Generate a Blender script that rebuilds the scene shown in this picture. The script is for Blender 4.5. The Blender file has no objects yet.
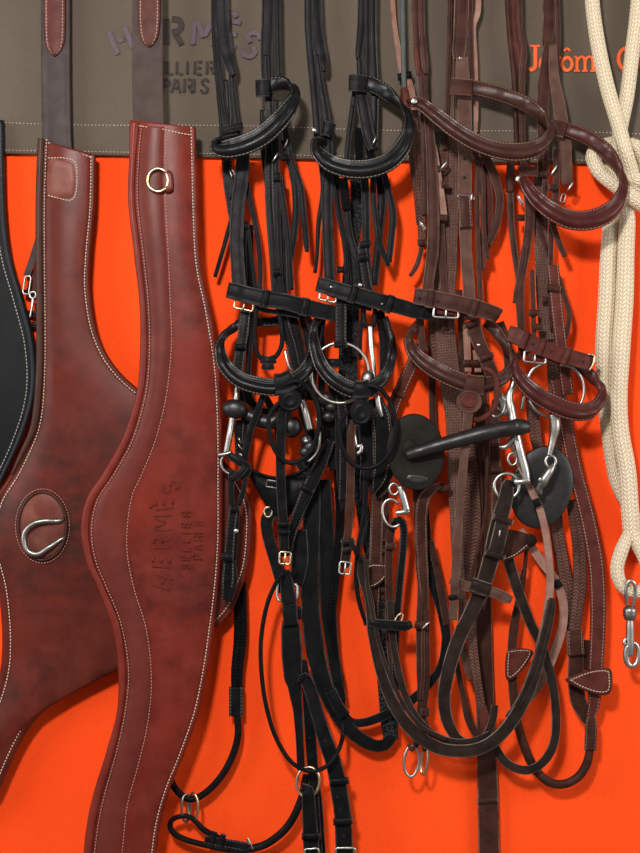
import bpy, bmesh, math, random
from mathutils import Vector
random.seed(7)
scene = bpy.context.scene
C = scene.collection
# ------------------------------------------------------------------ camera, world, lights, exposure
D = 1.7          # camera distance from the cloth
PX = 0.00125     # metres on the cloth for one unit of my elevation drawing
ZC = 1.5
cam = bpy.data.cameras.new('camera'); camo = bpy.data.objects.new('camera', cam); C.objects.link(camo)
camo.location = (0, -D, ZC); camo.rotation_euler = (math.pi/2, 0, 0)
cam.sensor_fit = 'HORIZONTAL'; cam.sensor_width = 36; cam.lens = 36*D/(640*PX); cam.clip_start = 0.05
scene.camera = camo
w = bpy.data.worlds.new('world'); scene.world = w; w.use_nodes = True
w.node_tree.nodes['Background'].inputs[0].default_value = (1.0, 0.97, 0.93, 1)
w.node_tree.nodes['Background'].inputs[1].default_value = 0.25
def area(name, loc, target, size, power, col):
    l = bpy.data.lights.new(name, 'AREA'); l.energy = power; l.size = size; l.color = col; l.shape = 'DISK'
    o = bpy.data.objects.new(name, l); C.objects.link(o); o.location = loc
    o.rotation_euler = (Vector(target)-Vector(loc)).to_track_quat('-Z', 'Y').to_euler()
area('key_light', (-0.36, -1.75, 2.30), (0, 0, 1.5), 0.22, 36, (1, .97, .93))
area('left_side_fill', (-1.5, -0.9, 1.75), (0, 0, 1.5), 0.9, 15, (1, .98, .96))  # added grazing fill lamp, brings out highlights along the strap edges
area('right_side_fill', (1.5, -0.9, 1.75), (0, 0, 1.5), 0.9, 15, (1, .98, .95))  # matching fill lamp added on the right, no real opening there
scene.view_settings.view_transform = 'Standard'; scene.view_settings.look = 'None'
scene.view_settings.exposure = 0.0; scene.view_settings.gamma = 1; scene.view_settings.use_curve_mapping = False

# ------------------------------------------------------------------ material helpers
class N:
    def __init__(s, name):
        s.m = bpy.data.materials.new(name); s.m.use_nodes = True; s.t = s.m.node_tree
        s.b = s.t.nodes['Principled BSDF']
    def n(s, typ, **k):
        x = s.t.nodes.new(typ)
        for a, v in k.items(): setattr(x, a, v)
        return x
    def l(s, a, b): s.t.links.new(a, b)
    def m2(s, op, a, b=None):
        x = s.n('ShaderNodeMath', operation=op)
        for i, v in enumerate((a, b)):
            if v is None: continue
            if isinstance(v, (int, float)): x.inputs[i].default_value = v
            else: s.l(v, x.inputs[i])
        return x.outputs[0]
    def uv(s, layer):
        u = s.n('ShaderNodeUVMap', uv_map=layer); p = s.n('ShaderNodeSeparateXYZ'); s.l(u.outputs[0], p.inputs[0])
        return u.outputs[0], p.outputs[0], p.outputs[1]
    def mix(s, f, a, b):
        x = s.n('ShaderNodeMix', data_type='RGBA')
        for i, v in ((0, f), (6, a), (7, b)):
            if isinstance(v, (int, float)): x.inputs[i].default_value = v
            elif isinstance(v, tuple): x.inputs[i].default_value = (*v, 1)
            else: s.l(v, x.inputs[i])
        return x.outputs[2]
    def noise(s, scale, detail=3, vec=None, rough=.5):
        x = s.n('ShaderNodeTexNoise'); x.inputs['Scale'].default_value = scale; x.inputs['Detail'].default_value = detail
        x.inputs['Roughness'].default_value = rough
        if vec is None:
            g = s.n('ShaderNodeNewGeometry'); vec = g.outputs['Position']
        s.l(vec, x.inputs['Vector']); return x.outputs[0]
    def ramp(s, f, a, b):
        x = s.n('ShaderNodeMapRange'); x.inputs[1].default_value = a; x.inputs[2].default_value = b; s.l(f, x.inputs[0]); return x.outputs[0]
    def bump(s, h, strength, dist=.001):
        x = s.n('ShaderNodeBump'); x.inputs['Strength'].default_value = strength; x.inputs['Distance'].default_value = dist
        s.l(h, x.inputs['Height']); s.l(x.outputs[0], s.b.inputs['Normal'])
    def col(s, c):
        if isinstance(c, tuple): s.b.inputs['Base Color'].default_value = (*c, 1)
        else: s.l(c, s.b.inputs['Base Color'])
    def rough(s, r): 
        if isinstance(r, (int, float)): s.b.inputs['Roughness'].default_value = r
        else: s.l(r, s.b.inputs['Roughness'])

def leather(name, c1, c2, rough=.4, stitch=None, tex=None, grain=.25, sv=.74, spec=.06, edge=None):
    m = N(name)
    nz = m.noise(60, 4); f = m.ramp(nz, .3, .7)
    col = m.mix(f, c1, c2)
    h = m.noise(900, 2)
    uvv, u, v = m.uv('UVMap')
    mm, um, vm = m.uv('Metric')
    if tex == 'plait':        # two rows of slanting plaited laces
        av = m.m2('ABSOLUTE', m.m2('SUBTRACT', m.m2('MULTIPLY', v, 2), 1))
        ph = m.m2('ADD', m.m2('DIVIDE', um, .0042), m.m2('MULTIPLY', m.m2('PINGPONG', av, .5), 1.6))
        w_ = m.m2('PINGPONG', m.m2('FRACT', ph), .5)
        k = m.m2('MULTIPLY', w_, 2)
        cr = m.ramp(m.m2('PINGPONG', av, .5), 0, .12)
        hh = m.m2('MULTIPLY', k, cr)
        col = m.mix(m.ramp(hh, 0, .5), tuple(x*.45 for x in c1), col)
        m.bump(hh, .9, .0016)
    elif tex == 'pebble':
        vo = m.n('ShaderNodeTexVoronoi', feature='F1'); vo.inputs['Scale'].default_value = 330; m.l(mm, vo.inputs['Vector'])
        hh = m.ramp(vo.outputs['Distance'], .7, .1)
        col = m.mix(hh, tuple(x*.6 for x in c1), tuple(x*1.9 for x in c2))
        m.bump(hh, .9, .0014)
    elif tex == 'web':
        hh = m.m2('PINGPONG', m.m2('FRACT', m.m2('DIVIDE', um, .0022)), .5)
        h2 = m.m2('PINGPONG', m.m2('FRACT', m.m2('DIVIDE', vm, .0022)), .5)
        m.bump(m.m2('ADD', hh, h2), .5, .0007)
    elif tex == 'mesh':        # honeycomb rubber
        vo = m.n('ShaderNodeTexVoronoi', feature='DISTANCE_TO_EDGE'); vo.inputs['Scale'].default_value = 300
        vo.inputs['Randomness'].default_value = .25; m.l(mm, vo.inputs['Vector'])
        hh = m.ramp(vo.outputs['Distance'], .25, .02)
        col = m.mix(hh, tuple(x*.55 for x in c1), col)
        m.bump(hh, .9, .0015)
    else:
        m.bump(m.m2('ADD', h, m.m2('MULTIPLY', m.noise(180, 3), 1.2)), grain, .0006)
    if stitch:
        av = m.m2('ABSOLUTE', m.m2('SUBTRACT', m.m2('MULTIPLY', v, 2), 1))
        a = m.m2('LESS_THAN', m.m2('ABSOLUTE', m.m2('SUBTRACT', av, sv)), .045)
        b = m.m2('LESS_THAN', m.m2('FRACT', m.m2('DIVIDE', u, .0042)), .62)
        col = m.mix(m.m2('MULTIPLY', a, b), col, stitch)
    if edge:      # worn, burnished cut edges, plus bright edge highlights painted into the colour
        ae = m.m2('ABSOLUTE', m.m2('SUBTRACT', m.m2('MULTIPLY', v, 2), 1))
        edge_wear_glint = m.m2('MULTIPLY', m.ramp(ae, .84, .92), m.ramp(m.noise(55, 4), .3, .6))
        col = m.mix(edge_wear_glint, col, edge)
    m.col(col)
    m.rough(m.m2('ADD', m.m2('MULTIPLY', m.noise(90, 3), .22), rough-.11))
    m.b.inputs['Specular IOR Level'].default_value = spec
    return m.m
M = {}
BK1, BK2 = (.0045, .0042, .0045), (.0095, .009, .0095)
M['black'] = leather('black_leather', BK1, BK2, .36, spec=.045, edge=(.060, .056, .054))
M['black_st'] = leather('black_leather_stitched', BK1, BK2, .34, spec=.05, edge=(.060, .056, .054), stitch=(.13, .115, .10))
M['black_pad'] = leather('black_padded_leather', (.004, .004, .0045), (.008, .0078, .008), .36, stitch=(.15, .125, .10), sv=.86, spec=.22)
M['black_peb'] = leather('black_pebbled_rubber', (.011, .0115, .012), (.021, .022, .024), .55, tex='pebble')
M['black_plait'] = leather('black_plaited_leather', BK1, BK2, .4, tex='plait')
BR1, BR2 = (.030, .011, .008), (.056, .022, .016)
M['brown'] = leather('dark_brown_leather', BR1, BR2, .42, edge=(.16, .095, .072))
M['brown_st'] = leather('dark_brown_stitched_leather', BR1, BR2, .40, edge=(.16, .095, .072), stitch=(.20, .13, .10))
M['brown_pad'] = leather('brown_padded_leather', (.032, .011, .0075), (.052, .018, .013), .36, stitch=(.18, .11, .075), sv=.86, spec=.22)
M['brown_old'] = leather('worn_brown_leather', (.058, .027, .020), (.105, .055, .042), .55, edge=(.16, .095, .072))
M['brown_plait'] = leather('brown_plaited_leather', (.11, .050, .038), (.18, .088, .068), .5, tex='plait')
M['brown_mesh'] = leather('brown_honeycomb_rubber', (.18, .092, .073), (.29, .165, .132), .55, tex='mesh')
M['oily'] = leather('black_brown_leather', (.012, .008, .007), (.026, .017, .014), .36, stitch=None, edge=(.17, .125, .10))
M['red'] = leather('red_brown_leather', (.055, .014, .011), (.092, .026, .020), .40)
M['red_st'] = leather('red_brown_stitched_leather', (.055, .014, .011), (.092, .026, .020), .38, stitch=(.30, .20, .15))
M['red_pad'] = leather('oxblood_padded_leather', (.042, .009, .008), (.066, .015, .012), .34, stitch=(.2, .1, .075), sv=.86, spec=.22)
M['pink'] = leather('tan_webbing', (.20, .10, .075), (.31, .175, .135), .65, tex='web')
M['greygreen'] = leather('grey_rubber', (.06, .065, .06), (.085, .09, .085), .5)
M['strap_elastic'] = leather('grey_brown_webbing', (.055, .037, .033), (.075, .053, .048), .6, tex='web')
M['strap_dark'] = leather('dark_grey_leather', (.040, .029, .029), (.060, .045, .043), .42)
M['rubber'] = leather('black_rubber', (.005, .005, .005), (.011, .0105, .010), .38, grain=.3, spec=.5)
M['brownrubber'] = leather('dark_brown_rubber', (.010, .0085, .007), (.018, .015, .0125), .5, grain=.5)

def girth_leather(name, base, dark, hi, rough, scuff_at=None):
    m = N(name)
    n1 = m.ramp(m.noise(9, 5, rough=.6), .35, .7)
    n2 = m.ramp(m.noise(45, 4), .35, .75)
    c = m.mix(n1, base, dark); c = m.mix(m.m2('MULTIPLY', n2, .6), c, hi)
    sc = m.ramp(m.noise(220, 6, rough=.75), .60, .72); c = m.mix(m.m2('MULTIPLY', sc, .35), c, tuple(x*.35 for x in dark))
    if scuff_at:
        g = m.n('ShaderNodeNewGeometry'); mp = m.n('ShaderNodeMapping'); mp.inputs['Rotation'].default_value = (0, -.5, 0); mp.inputs['Scale'].default_value = (13, 13, 34)
        m.l(g.outputs['Position'], mp.inputs['Vector'])
        st = m.ramp(m.noise(1.6, 6, mp.outputs[0], .65), .42, .66)
        dst = m.n('ShaderNodeVectorMath', operation='DISTANCE'); m.l(g.outputs['Position'], dst.inputs[0]); dst.inputs[1].default_value = scuff_at
        near = m.ramp(dst.outputs['Value'], .15, .02)
        c = m.mix(m.m2('MULTIPLY', m.m2('MULTIPLY', st, near), .9), c, (.018, .010, .008))
    m.col(c); m.rough(m.m2('ADD', m.m2('MULTIPLY', n1, .15), rough)); m.b.inputs['Specular IOR Level'].default_value = .13
    # fine scratches + grain
    m.bump(m.m2('ADD', m.noise(700, 2), m.m2('MULTIPLY', m.noise(60, 5), .8)), .22, .0006)
    return m.m
M['girth'] = girth_leather('chestnut_girth_leather', (.140, .016, .0095), (.055, .008, .006), (.175, .028, .018), .30)
M['girth_pad'] = girth_leather('chestnut_padded_leather', (.110, .020, .014), (.075, .013, .010), (.14, .030, .021), .32)
M['girth_roll'] = girth_leather('chestnut_edge_leather', (.155, .020, .013), (.11, .014, .010), (.18, .035, .025), .28)
M['girth_old'] = girth_leather('worn_chestnut_leather', (.092, .0125, .0075), (.045, .009, .006), (.13, .022, .013), .30, scuff_at=(-.33, -.04, 1.385))
M['girth_patch'] = girth_leather('worn_patch_leather', (.14, .030, .020), (.08, .02, .014), (.22, .085, .06), .35)
M['girth_edge'] = girth_leather('dark_girth_edge', (.050, .018, .012), (.035, .013, .010), (.07, .03, .02), .3)
M['stamp'] = leather('stamped_dark_leather', (.085, .015, .011), (.12, .02, .014), .5)
M['girth_black'] = girth_leather('black_girth_leather', (.004, .004, .0045), (.003, .003, .0035), (.007, .007, .0075), .42)
M['girth_black_edge'] = girth_leather('black_rolled_leather', (.010, .012, .015), (.008, .009, .011), (.016, .019, .023), .30)

def simple(name, c, rough=.5, metal=0, bump=None):
    m = N(name); m.col(c); m.rough(rough); m.b.inputs['Metallic'].default_value = metal
    if bump: m.bump(m.noise(bump[0], 3), bump[1], .0006)
    return m.m
M['steel'] = simple('stainless_steel', (.46, .445, .42), .36, 1, (300, .1))
M['dull'] = simple('tarnished_steel', (.28, .265, .245), .38, 1, (300, .2))
M['brass'] = simple('pale_brass', (.58, .48, .31), .33, 1, (300, .1))
M['thread'] = simple('cream_thread', (.62, .50, .38), .8)
M['thread_red'] = simple('faded_rose_thread', (.42, .20, .15), .8)
M['thread_grey'] = simple('grey_thread', (.34, .32, .30), .8)
M['thread_white'] = simple('pale_canvas_thread', (.52, .47, .38), .8)
M['wood'] = simple('rail_wood', (.16, .09, .05), .6)
M['hole'] = simple('hole_shade', (.006, .005, .005), .9)  # near black, paints the shade inside punched holes
def emb(name, a, b):
    m = N(name); n = m.ramp(m.noise(1500, 2), .3, .7); m.col(m.mix(n, a, b)); m.rough(.6); m.bump(m.noise(1600, 2), .9, .001); return m.m
M['emb_orange'] = emb('orange_satin_thread', (.98, .19, .03), (.90, .08, .012))
M['emb_purple'] = emb('mauve_chain_thread', (.150, .100, .125), (.055, .040, .048))
M['paint'] = emb('dark_stencil_ink', (.022, .012, .010), (.035, .022, .018))
# canvas
m = N('olive_canvas'); g = m.n('ShaderNodeNewGeometry'); sp = m.n('ShaderNodeSeparateXYZ'); m.l(g.outputs['Position'], sp.inputs[0])
wx = m.m2('SINE', m.m2('MULTIPLY', sp.outputs[0], 5200)); wz = m.m2('SINE', m.m2('MULTIPLY', sp.outputs[2], 5200))
c = m.mix(m.ramp(m.noise(5, 4), .3, .7), (.086, .063, .044), (.110, .082, .058)); c = m.mix(m.m2('MULTIPLY', m.ramp(m.noise(420, 3), .35, .7), .5), c, (.080, .060, .042))
m.col(c); m.rough(.85); m.bump(m.m2('ADD', m.m2('MULTIPLY', wx, wz), m.noise(500, 2)), .35, .0006); M['canvas'] = m.m
# orange felt
m = N('orange_felt'); c = m.mix(m.ramp(m.noise(4, 3), .3, .7), (.96, .083, .011), (.92, .070, .010))
c = m.mix(m.m2('MULTIPLY', m.ramp(m.noise(260, 4, rough=.7), .4, .75), .35), c, (.80, .05, .008))
m.col(c); m.rough(.95); m.b.inputs['Specular IOR Level'].default_value = .1
m.bump(m.noise(650, 4, rough=.7), .5, .0012); M['felt'] = m.m
# rope
m = N('cream_braided_cotton'); uvv, u, v = m.uv('UVMap')
v8 = m.m2('MULTIPLY', v, 14.0); uu = m.m2('DIVIDE', u, .0052)
a = m.m2('PINGPONG', m.m2('ADD', uu, m.m2('PINGPONG', v8, 1.0)), .5)
b = m.m2('PINGPONG', v8, .5)
hh = m.m2('MULTIPLY', m.ramp(a, 0, .35), m.ramp(b, 0, .3))
m.col(m.mix(hh, (.56, .44, .29), (.84, .72, .53))); m.rough(.85); m.bump(m.m2('ADD', hh, m.m2('MULTIPLY', m.noise(900, 2), .3)), .8, .0016); M['rope'] = m.m
M['wallpaint'] = simple('grey_wall_paint', (.22, .21, .20), .8)

# ------------------------------------------------------------------ geometry helpers
ORG = {}
def P(x, y, d):
    """elevation drawing position (x right, y down) at d millimetres in front of the cloth"""
    d = d*.001; k = (D-d)/D
    return Vector(((x-320)*PX*k, -d, ZC-(y-426.5)*PX*k))
def thing(name, label, cat, at, group=None):
    o = bpy.data.objects.new(name, None); C.objects.link(o); o.empty_display_size = .02
    o.location = P(*at); o['label'] = label; o['category'] = cat
    if group: o['group'] = group
    ORG[o.name] = Vector(o.location); return o
def link(name, bm, mat, parent=None, smooth=True, label=None):
    bmesh.ops.recalc_face_normals(bm, faces=bm.faces)
    if parent is None:
        mn = Vector((min(v.co.x for v in bm.verts), 0, min(v.co.z for v in bm.verts)))
        mx = Vector((max(v.co.x for v in bm.verts), 0, max(v.co.z for v in bm.verts)))
        org = Vector(((mn.x+mx.x)/2, sum(v.co.y for v in bm.verts)/len(bm.verts), mn.z))
    else: org = ORG[parent.name]
    for v in bm.verts: v.co -= org
    if not bm.loops.layers.uv.get('UVMap'):
        u1 = bm.loops.layers.uv.new('UVMap'); u2 = bm.loops.layers.uv.new('Metric')
        for f in bm.faces:
            for lp in f.loops: lp[u1].uv = (0, .5); lp[u2].uv = (lp.vert.co.x, lp.vert.co.z)
    me = bpy.data.meshes.new(name); bm.to_mesh(me); bm.free()
    if smooth:
        for p in me.polygons: p.use_smooth = True
    o = bpy.data.objects.new(name, me); C.objects.link(o); me.materials.append(M[mat])
    if parent is None: o.location = org
    else: o.parent = parent
    ORG[o.name] = org
    if label: o['label'] = label
    return o
def tag(o, label, cat, group=None):
    o['label'] = label; o['category'] = cat
    if group: o['group'] = group
    return o
def cr(p0, p1, p2, p3, t):
    return .5*((2*p1)+(-p0+p2)*t+(2*p0-5*p1+4*p2-p3)*t*t+(-p0+3*p1-3*p2+p3)*t*t*t)
def sample(pts, closed=False, step=2.6, straight=False):
    """pts: lists of equal-length numeric tuples -> densely sampled"""
    n = len(pts); out = []
    segs = n if closed else n-1
    for i in range(segs):
        g = (lambda j: pts[j % n]) if closed else (lambda j: pts[max(0, min(n-1, j))])
        a, b, c_, e = g(i-1), g(i), g(i+1), g(i+2)
        L = math.hypot(c_[0]-b[0], c_[1]-b[1]) + abs(c_[2]-b[2])*.5
        k = max(1, int(round(L/step)))
        for q in range(k):
            t = q/k
            r = []
            for z in range(len(b)):
                if straight or z >= 2: 
                    s = t if straight else t*t*(3-2*t); r.append(b[z]*(1-s)+c_[z]*s)
                else: r.append(cr(a[z], b[z], c_[z], e[z], t))
            out.append(tuple(r))
    if not closed: out.append(tuple(pts[-1]))
    return out
PROF = {
 'flat': [(-1,0),(-.98,.3),(-.9,.55),(-.78,.36),(-.5,.5),(0,.56),(.5,.5),(.78,.36),(.9,.55),(.98,.3),(1,0),(.92,-.4),(0,-.5),(-.92,-.4)],
 'pad': [(-1,0),(-.97,.45),(-.88,.62),(-.78,.45),(-.62,.55),(-.46,.62),(-.38,.45),(-.28,.9),(-.12,1.6),(.08,2.05),(.28,2.15),(.48,1.95),(.64,1.4),(.74,.75),(.80,.42),(.90,.5),(.97,.35),(1,0),(.9,-.5),(.4,-.9),(0,-1.0),(-.4,-.9),(-.9,-.5)],
 'double':[(-1,0),(-.95,.6),(-.75,.95),(-.5,1.1),(-.2,.9),(0,.35),(.2,.9),(.5,1.1),(.75,.95),(.95,.6),(1,0),(.9,-.5),(0,-.6),(-.9,-.5)],
 'round':None}
def strap_bm(pts, w=10, th=3.0, prof='flat', closed=False, step=2.6, bm=None, seg=12, straight=False, flip=False):
    full = []
    for p in pts:
        p = tuple(p)
        full.append((p[0], p[1], p[2], p[3] if len(p) > 3 else w, p[4] if len(p) > 4 else 0))
    S_ = sample(full, closed, step, straight)
    bm = bm or bmesh.new()
    uvl = bm.loops.layers.uv.get('UVMap') or bm.loops.layers.uv.new('UVMap')
    uvm = bm.loops.layers.uv.get('Metric') or bm.loops.layers.uv.new('Metric')
    pos = [P(s[0], s[1], s[2]) for s in S_]; n = len(pos)
    if PROF[prof] is None:
        pr = [(math.cos(2*math.pi*i/seg-math.pi/2), math.sin(2*math.pi*i/seg-math.pi/2)) for i in range(seg)]
    else: pr = PROF[prof]
    if flip: pr = [(-a_, h_) for a_, h_ in pr]
    rings = []; U = 0; us = []
    Rprev = None
    for i in range(n):
        if closed: t = pos[(i+1) % n]-pos[i-1]
        else: t = pos[min(n-1, i+1)]-pos[max(0, i-1)]
        if t.length < 1e-9: t = Vector((0, 0, -1))
        t.normalize()
        R = Vector((0, 1, 0)).cross(t)
        if R.length < .15 and Rprev is not None: R = Rprev.copy()
        R = (R-t*R.dot(t)).normalized(); 
        if Rprev is not None and R.dot(Rprev) < -.2: pass
        Rprev = R
        N0 = t.cross(R).normalized()
        if N0.y > 0: N0 = -N0
        k = (D-S_[i][2]*.001)/D
        a = math.radians(S_[i][4])
        Nn = N0*math.cos(a)+R*math.sin(a); W = R*math.cos(a)-N0*math.sin(a)
        hw = S_[i][3]*PX*k/2
        if i: U += (pos[i]-pos[i-1]).length
        us.append(U)
        ring = []
        for (s, h) in pr:
            if PROF[prof] is None: q = pos[i]+W*(s*hw)+Nn*(h*hw*(th if th != 3.0 else 1))
            else:
                hf = min(1.0, hw/(.0035)) if prof != 'flat' else 1
                q = pos[i]+W*(s*hw)+Nn*(h*th*.001*hf)
            ring.append((bm.verts.new(q), s, hw))
        rings.append(ring)
    m_ = len(pr)
    rng = range(n) if closed else range(n-1)
    for i in rng:
        a, b = rings[i], rings[(i+1) % n]
        u1 = us[i]; u2 = us[i+1] if i+1 < n else U+(pos[0]-pos[-1]).length
        for j in range(m_):
            j2 = (j+1) % m_
            f = bm.faces.new((a[j][0], a[j2][0], b[j2][0], b[j][0]))
            if PROF[prof] is None:
                va, vb = j/m_, (j+1)/m_
            else: va, vb = pr[j][0]*.5+.5, pr[j2][0]*.5+.5
            for lp, (uu, vv, hh) in zip(f.loops, ((u1, va, a[j][2]), (u1, vb, a[j][2]), (u2, vb, b[j][2]), (u2, va, b[j][2]))):
                lp[uvl].uv = (uu, vv); lp[uvm].uv = (uu, (vv-.5)*2*hh)
    if not closed:
        for r in (rings[0], rings[-1]):
            try:
                f = bm.faces.new([v[0] for v in r])
                for lp in f.loops: lp[uvl].uv = (0, .5); lp[uvm].uv = (0, 0)
            except ValueError: pass
    return bm
def S(name, parent, mat, w, pts, prof='flat', th=3.0, label=None, **k):
    return link(name, strap_bm(pts, w, th, prof, **k), mat, parent, label=label)
def cord(name, parent, mat, w, pts, **k): return S(name, parent, mat, w, pts, 'round', **k)
def keeper(parent, x, y, d, w, ang=90, ln=6, mat=None, name='keeper', th=5.5):
    mat = mat or ('brown' if parent.name in ('bridle.002', 'bridle.003') else 'black')
    a = math.radians(ang); dx, dy = math.cos(a)*ln/2, math.sin(a)*ln/2
    return S(name, parent, mat, w, [(x-dx, y-dy, d), (x, y, d+.3), (x+dx, y+dy, d)], th=th)
def ring(parent, x, y, d, rx, ry=None, r=2.2, mat='steel', ang=0, name='ring', a0=0, a1=360, dd=0):
    ry = ry or rx; pts = []; n = 20
    A = math.radians(ang); full = abs(a1-a0) >= 359
    for i in range(n if full else n+1):
        t = math.radians(a0+(a1-a0)*i/n); ex, ey = rx*math.cos(t), ry*math.sin(t)
        pts.append((x+ex*math.cos(A)-ey*math.sin(A), y+ex*math.sin(A)+ey*math.cos(A), d+dd*math.cos(t)))
    return cord(name, parent, mat, r, pts, closed=full, step=2.0, seg=8)
def rect_ring(parent, x, y, d, w, h, ang=0, r=2, mat='steel', name='buckle', prong=True):
    A = math.radians(ang); R = lambda a, b: (x+a*math.cos(A)-b*math.sin(A), y+a*math.sin(A)+b*math.cos(A))
    q = 1.2; hw, hh = w/2, h/2
    c_ = [(-hw+q,-hh),(0,-hh),(hw-q,-hh),(hw,-hh+q),(hw,0),(hw,hh-q),(hw-q,hh),(0,hh),(-hw+q,hh),(-hw,hh-q),(-hw,0),(-hw,-hh+q)]
    bm = strap_bm([(*R(a, b), d) for a, b in c_], r, closed=True, prof='round', seg=8, step=3, straight=True)
    if prong: strap_bm([(*R(0, -hh), d), (*R(0, 0), d+2.5), (*R(0, hh), d+1.5)], r*.75, prof='round', seg=8, bm=bm)
    return link(name, bm, mat, parent)
def pin(parent, x0, y0, x1, y1, d, r=1.8, mat='steel', name='buckle'):
    # narrow buckle seen edge on: side bar, with the thin frame behind it
    bm = strap_bm([(x0, y0, d), ((x0+x1)/2, (y0+y1)/2, d+1), (x1, y1, d)], r, prof='round', seg=8)
    strap_bm([(x0, y0, d), (x0-1, y0+1, d-8), (x1-1, y1+1, d-8), (x1, y1, d)], r*.7, prof='round', seg=8, bm=bm, straight=True)
    return link(name, bm, mat, parent)
def stud(parent, x, y, d, r, mat='steel', name='stud', rx=None):
    return disc(name, parent, mat, x, y, d, r, r, [(1, 0), (.95, .5), (.7, 1.0), (.3, 1.3)])
def disc(name, parent, mat, x, y, d, rx, ry, prof, ang=0, seg=28, tiltx=0, label=None, hole=None):
    """prof: (radius fraction, height mm) from rim inwards; a back ring closes it"""
    bm = bmesh.new(); A = math.radians(ang); k = (D-d*.001)/D; c0 = P(x, y, d)
    full = [(.9, min(p[1] for p in prof)-1.5)]+list(prof)
    rs = []
    for (f, h) in full:
        r_ = []
        for i in range(seg):
            t = 2*math.pi*i/seg; ex, ey = rx*f*math.cos(t), ry*f*math.sin(t)
            X = ex*math.cos(A)-ey*math.sin(A); Y = ex*math.sin(A)+ey*math.cos(A)
            r_.append(bm.verts.new(c0+Vector((X*PX*k, -h*.001-tiltx*X*PX, -Y*PX*k))))
        rs.append(r_)
    for a, b in zip(rs, rs[1:]):
        for i in range(seg): bm.faces.new((a[i], a[(i+1) % seg], b[(i+1) % seg], b[i]))
    bm.faces.new(rs[0]); bm.faces.new(rs[-1])
    return link(name, bm, mat, parent, label=label)
def poly(name, parent, mat, pts, d, th=3, inset=((1, 0), (.985, .6), (.94, 1.0)), label=None, dome=0):
    bm = bmesh.new(); S_ = sample([(x, y, d) for x, y in pts], True, 3)
    cx = sum(s[0] for s in S_)/len(S_); cy = sum(s[1] for s in S_)/len(S_)
    rs = [[bm.verts.new(P(cx+(s[0]-cx)*.97, cy+(s[1]-cy)*.97, d-1)) for s in S_]]
    for f, h in list(inset)+[(.6, 1+dome*.7), (.25, 1+dome)]:
        rs.append([bm.verts.new(P(cx+(s[0]-cx)*f, cy+(s[1]-cy)*f, d+h*th)) for s in S_])
    n = len(S_)
    for a, b in zip(rs, rs[1:]):
        for i in range(n): bm.faces.new((a[i], a[(i+1) % n], b[(i+1) % n], b[i]))
    bm.faces.new(rs[0]); bm.faces.new(rs[-1])
    return link(name, bm, mat, parent, label=label)
def resample(pts, n):
    S_ = sample([(x, y, 0) for x, y in pts], False, 2); L = [0]
    for a, b in zip(S_, S_[1:]): L.append(L[-1]+math.hypot(b[0]-a[0], b[1]-a[1]))
    out = []; j = 0
    for i in range(n):
        t = L[-1]*i/(n-1)
        while j < len(L)-2 and L[j+1] < t: j += 1
        f = (t-L[j])/max(1e-9, L[j+1]-L[j]); f = min(1, max(0, f))
        out.append((S_[j][0]*(1-f)+S_[j+1][0]*f, S_[j][1]*(1-f)+S_[j+1][1]*f))
    return out
def paired(left, right, per=14):
    """left/right have the same number of control points; returns matched dense samples"""
    a = sample([(x, y, 0) for x, y in left], False, 1e9); 
    A, B = [], []
    n = len(left)
    for i in range(n-1):
        g = lambda q, j: q[max(0, min(n-1, j))]
        for k in range(per):
            t = k/per
            A.append(tuple(cr(g(left, i-1)[z], g(left, i)[z], g(left, i+1)[z], g(left, i+2)[z], t) for z in (0, 1)))
            B.append(tuple(cr(g(right, i-1)[z], g(right, i)[z], g(right, i+1)[z], g(right, i+2)[z], t) for z in (0, 1)))
    A.append(left[-1]); B.append(right[-1]); return A, B
def panel(name, parent, mat, left, right, d, cols, back=8, label=None, per=14):
    """cols: list of (mode, value, height mm): 'L' px from left, 'R' px from right, 'F' fraction"""
    A, B = paired(left, right, per); bm = bmesh.new(); rows = []
    for (ax, ay), (bx, by) in zip(A, B):
        L = math.hypot(bx-ax, by-ay) or 1; ux, uy = (bx-ax)/L, (by-ay)/L; r_ = []
        for mo, v, h in cols:
            s = v if mo == 'L' else (L-v if mo == 'R' else v*L)
            r_.append(bm.verts.new(P(ax+ux*s, ay+uy*s, d+h)))
        for s in (L-2, L*.5, 2): r_.append(bm.verts.new(P(ax+ux*s, ay+uy*s, d-back)))
        rows.append(r_)
    m_ = len(rows[0])
    for a, b in zip(rows, rows[1:]):
        for j in range(m_): bm.faces.new((a[j], a[(j+1) % m_], b[(j+1) % m_], b[j]))
    bm.faces.new(rows[0]); bm.faces.new(rows[-1])
    return link(name, bm, mat, parent, label=label)
def stitches(parent, mat, pts, d, period=3.4, ln=2.2, w=1.0, name='stitching', closed=False):
    S_ = sample([(p[0], p[1], 0) for p in pts], closed, 1.0)
    if closed: S_.append(S_[0])
    bm = bmesh.new(); acc = 0; nxt = 0
    for a, b in zip(S_, S_[1:]):
        L = math.hypot(b[0]-a[0], b[1]-a[1])
        while nxt <= acc+L:
            t = (nxt-acc)/max(L, 1e-9); x = a[0]+(b[0]-a[0])*t; y = a[1]+(b[1]-a[1])*t
            dx, dy = (b[0]-a[0])/L, (b[1]-a[1])/L; vs = []
            for lift, q in ((0, 1), (1.0, .55)):
                for sx, sy in ((-1, -1), (1, -1), (1, 1), (-1, 1)):
                    vs.append(bm.verts.new(P(x+dx*sx*ln/2*q-dy*sy*w/2*q, y+dy*sx*ln/2*q+dx*sy*w/2*q, d+lift)))
            bm.faces.new(vs[4:])
            for i in range(4): bm.faces.new((vs[i], vs[(i+1) % 4], vs[4+(i+1) % 4], vs[4+i]))
            nxt += period
        acc += L
    return link(name, bm, mat, parent, smooth=False)
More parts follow.
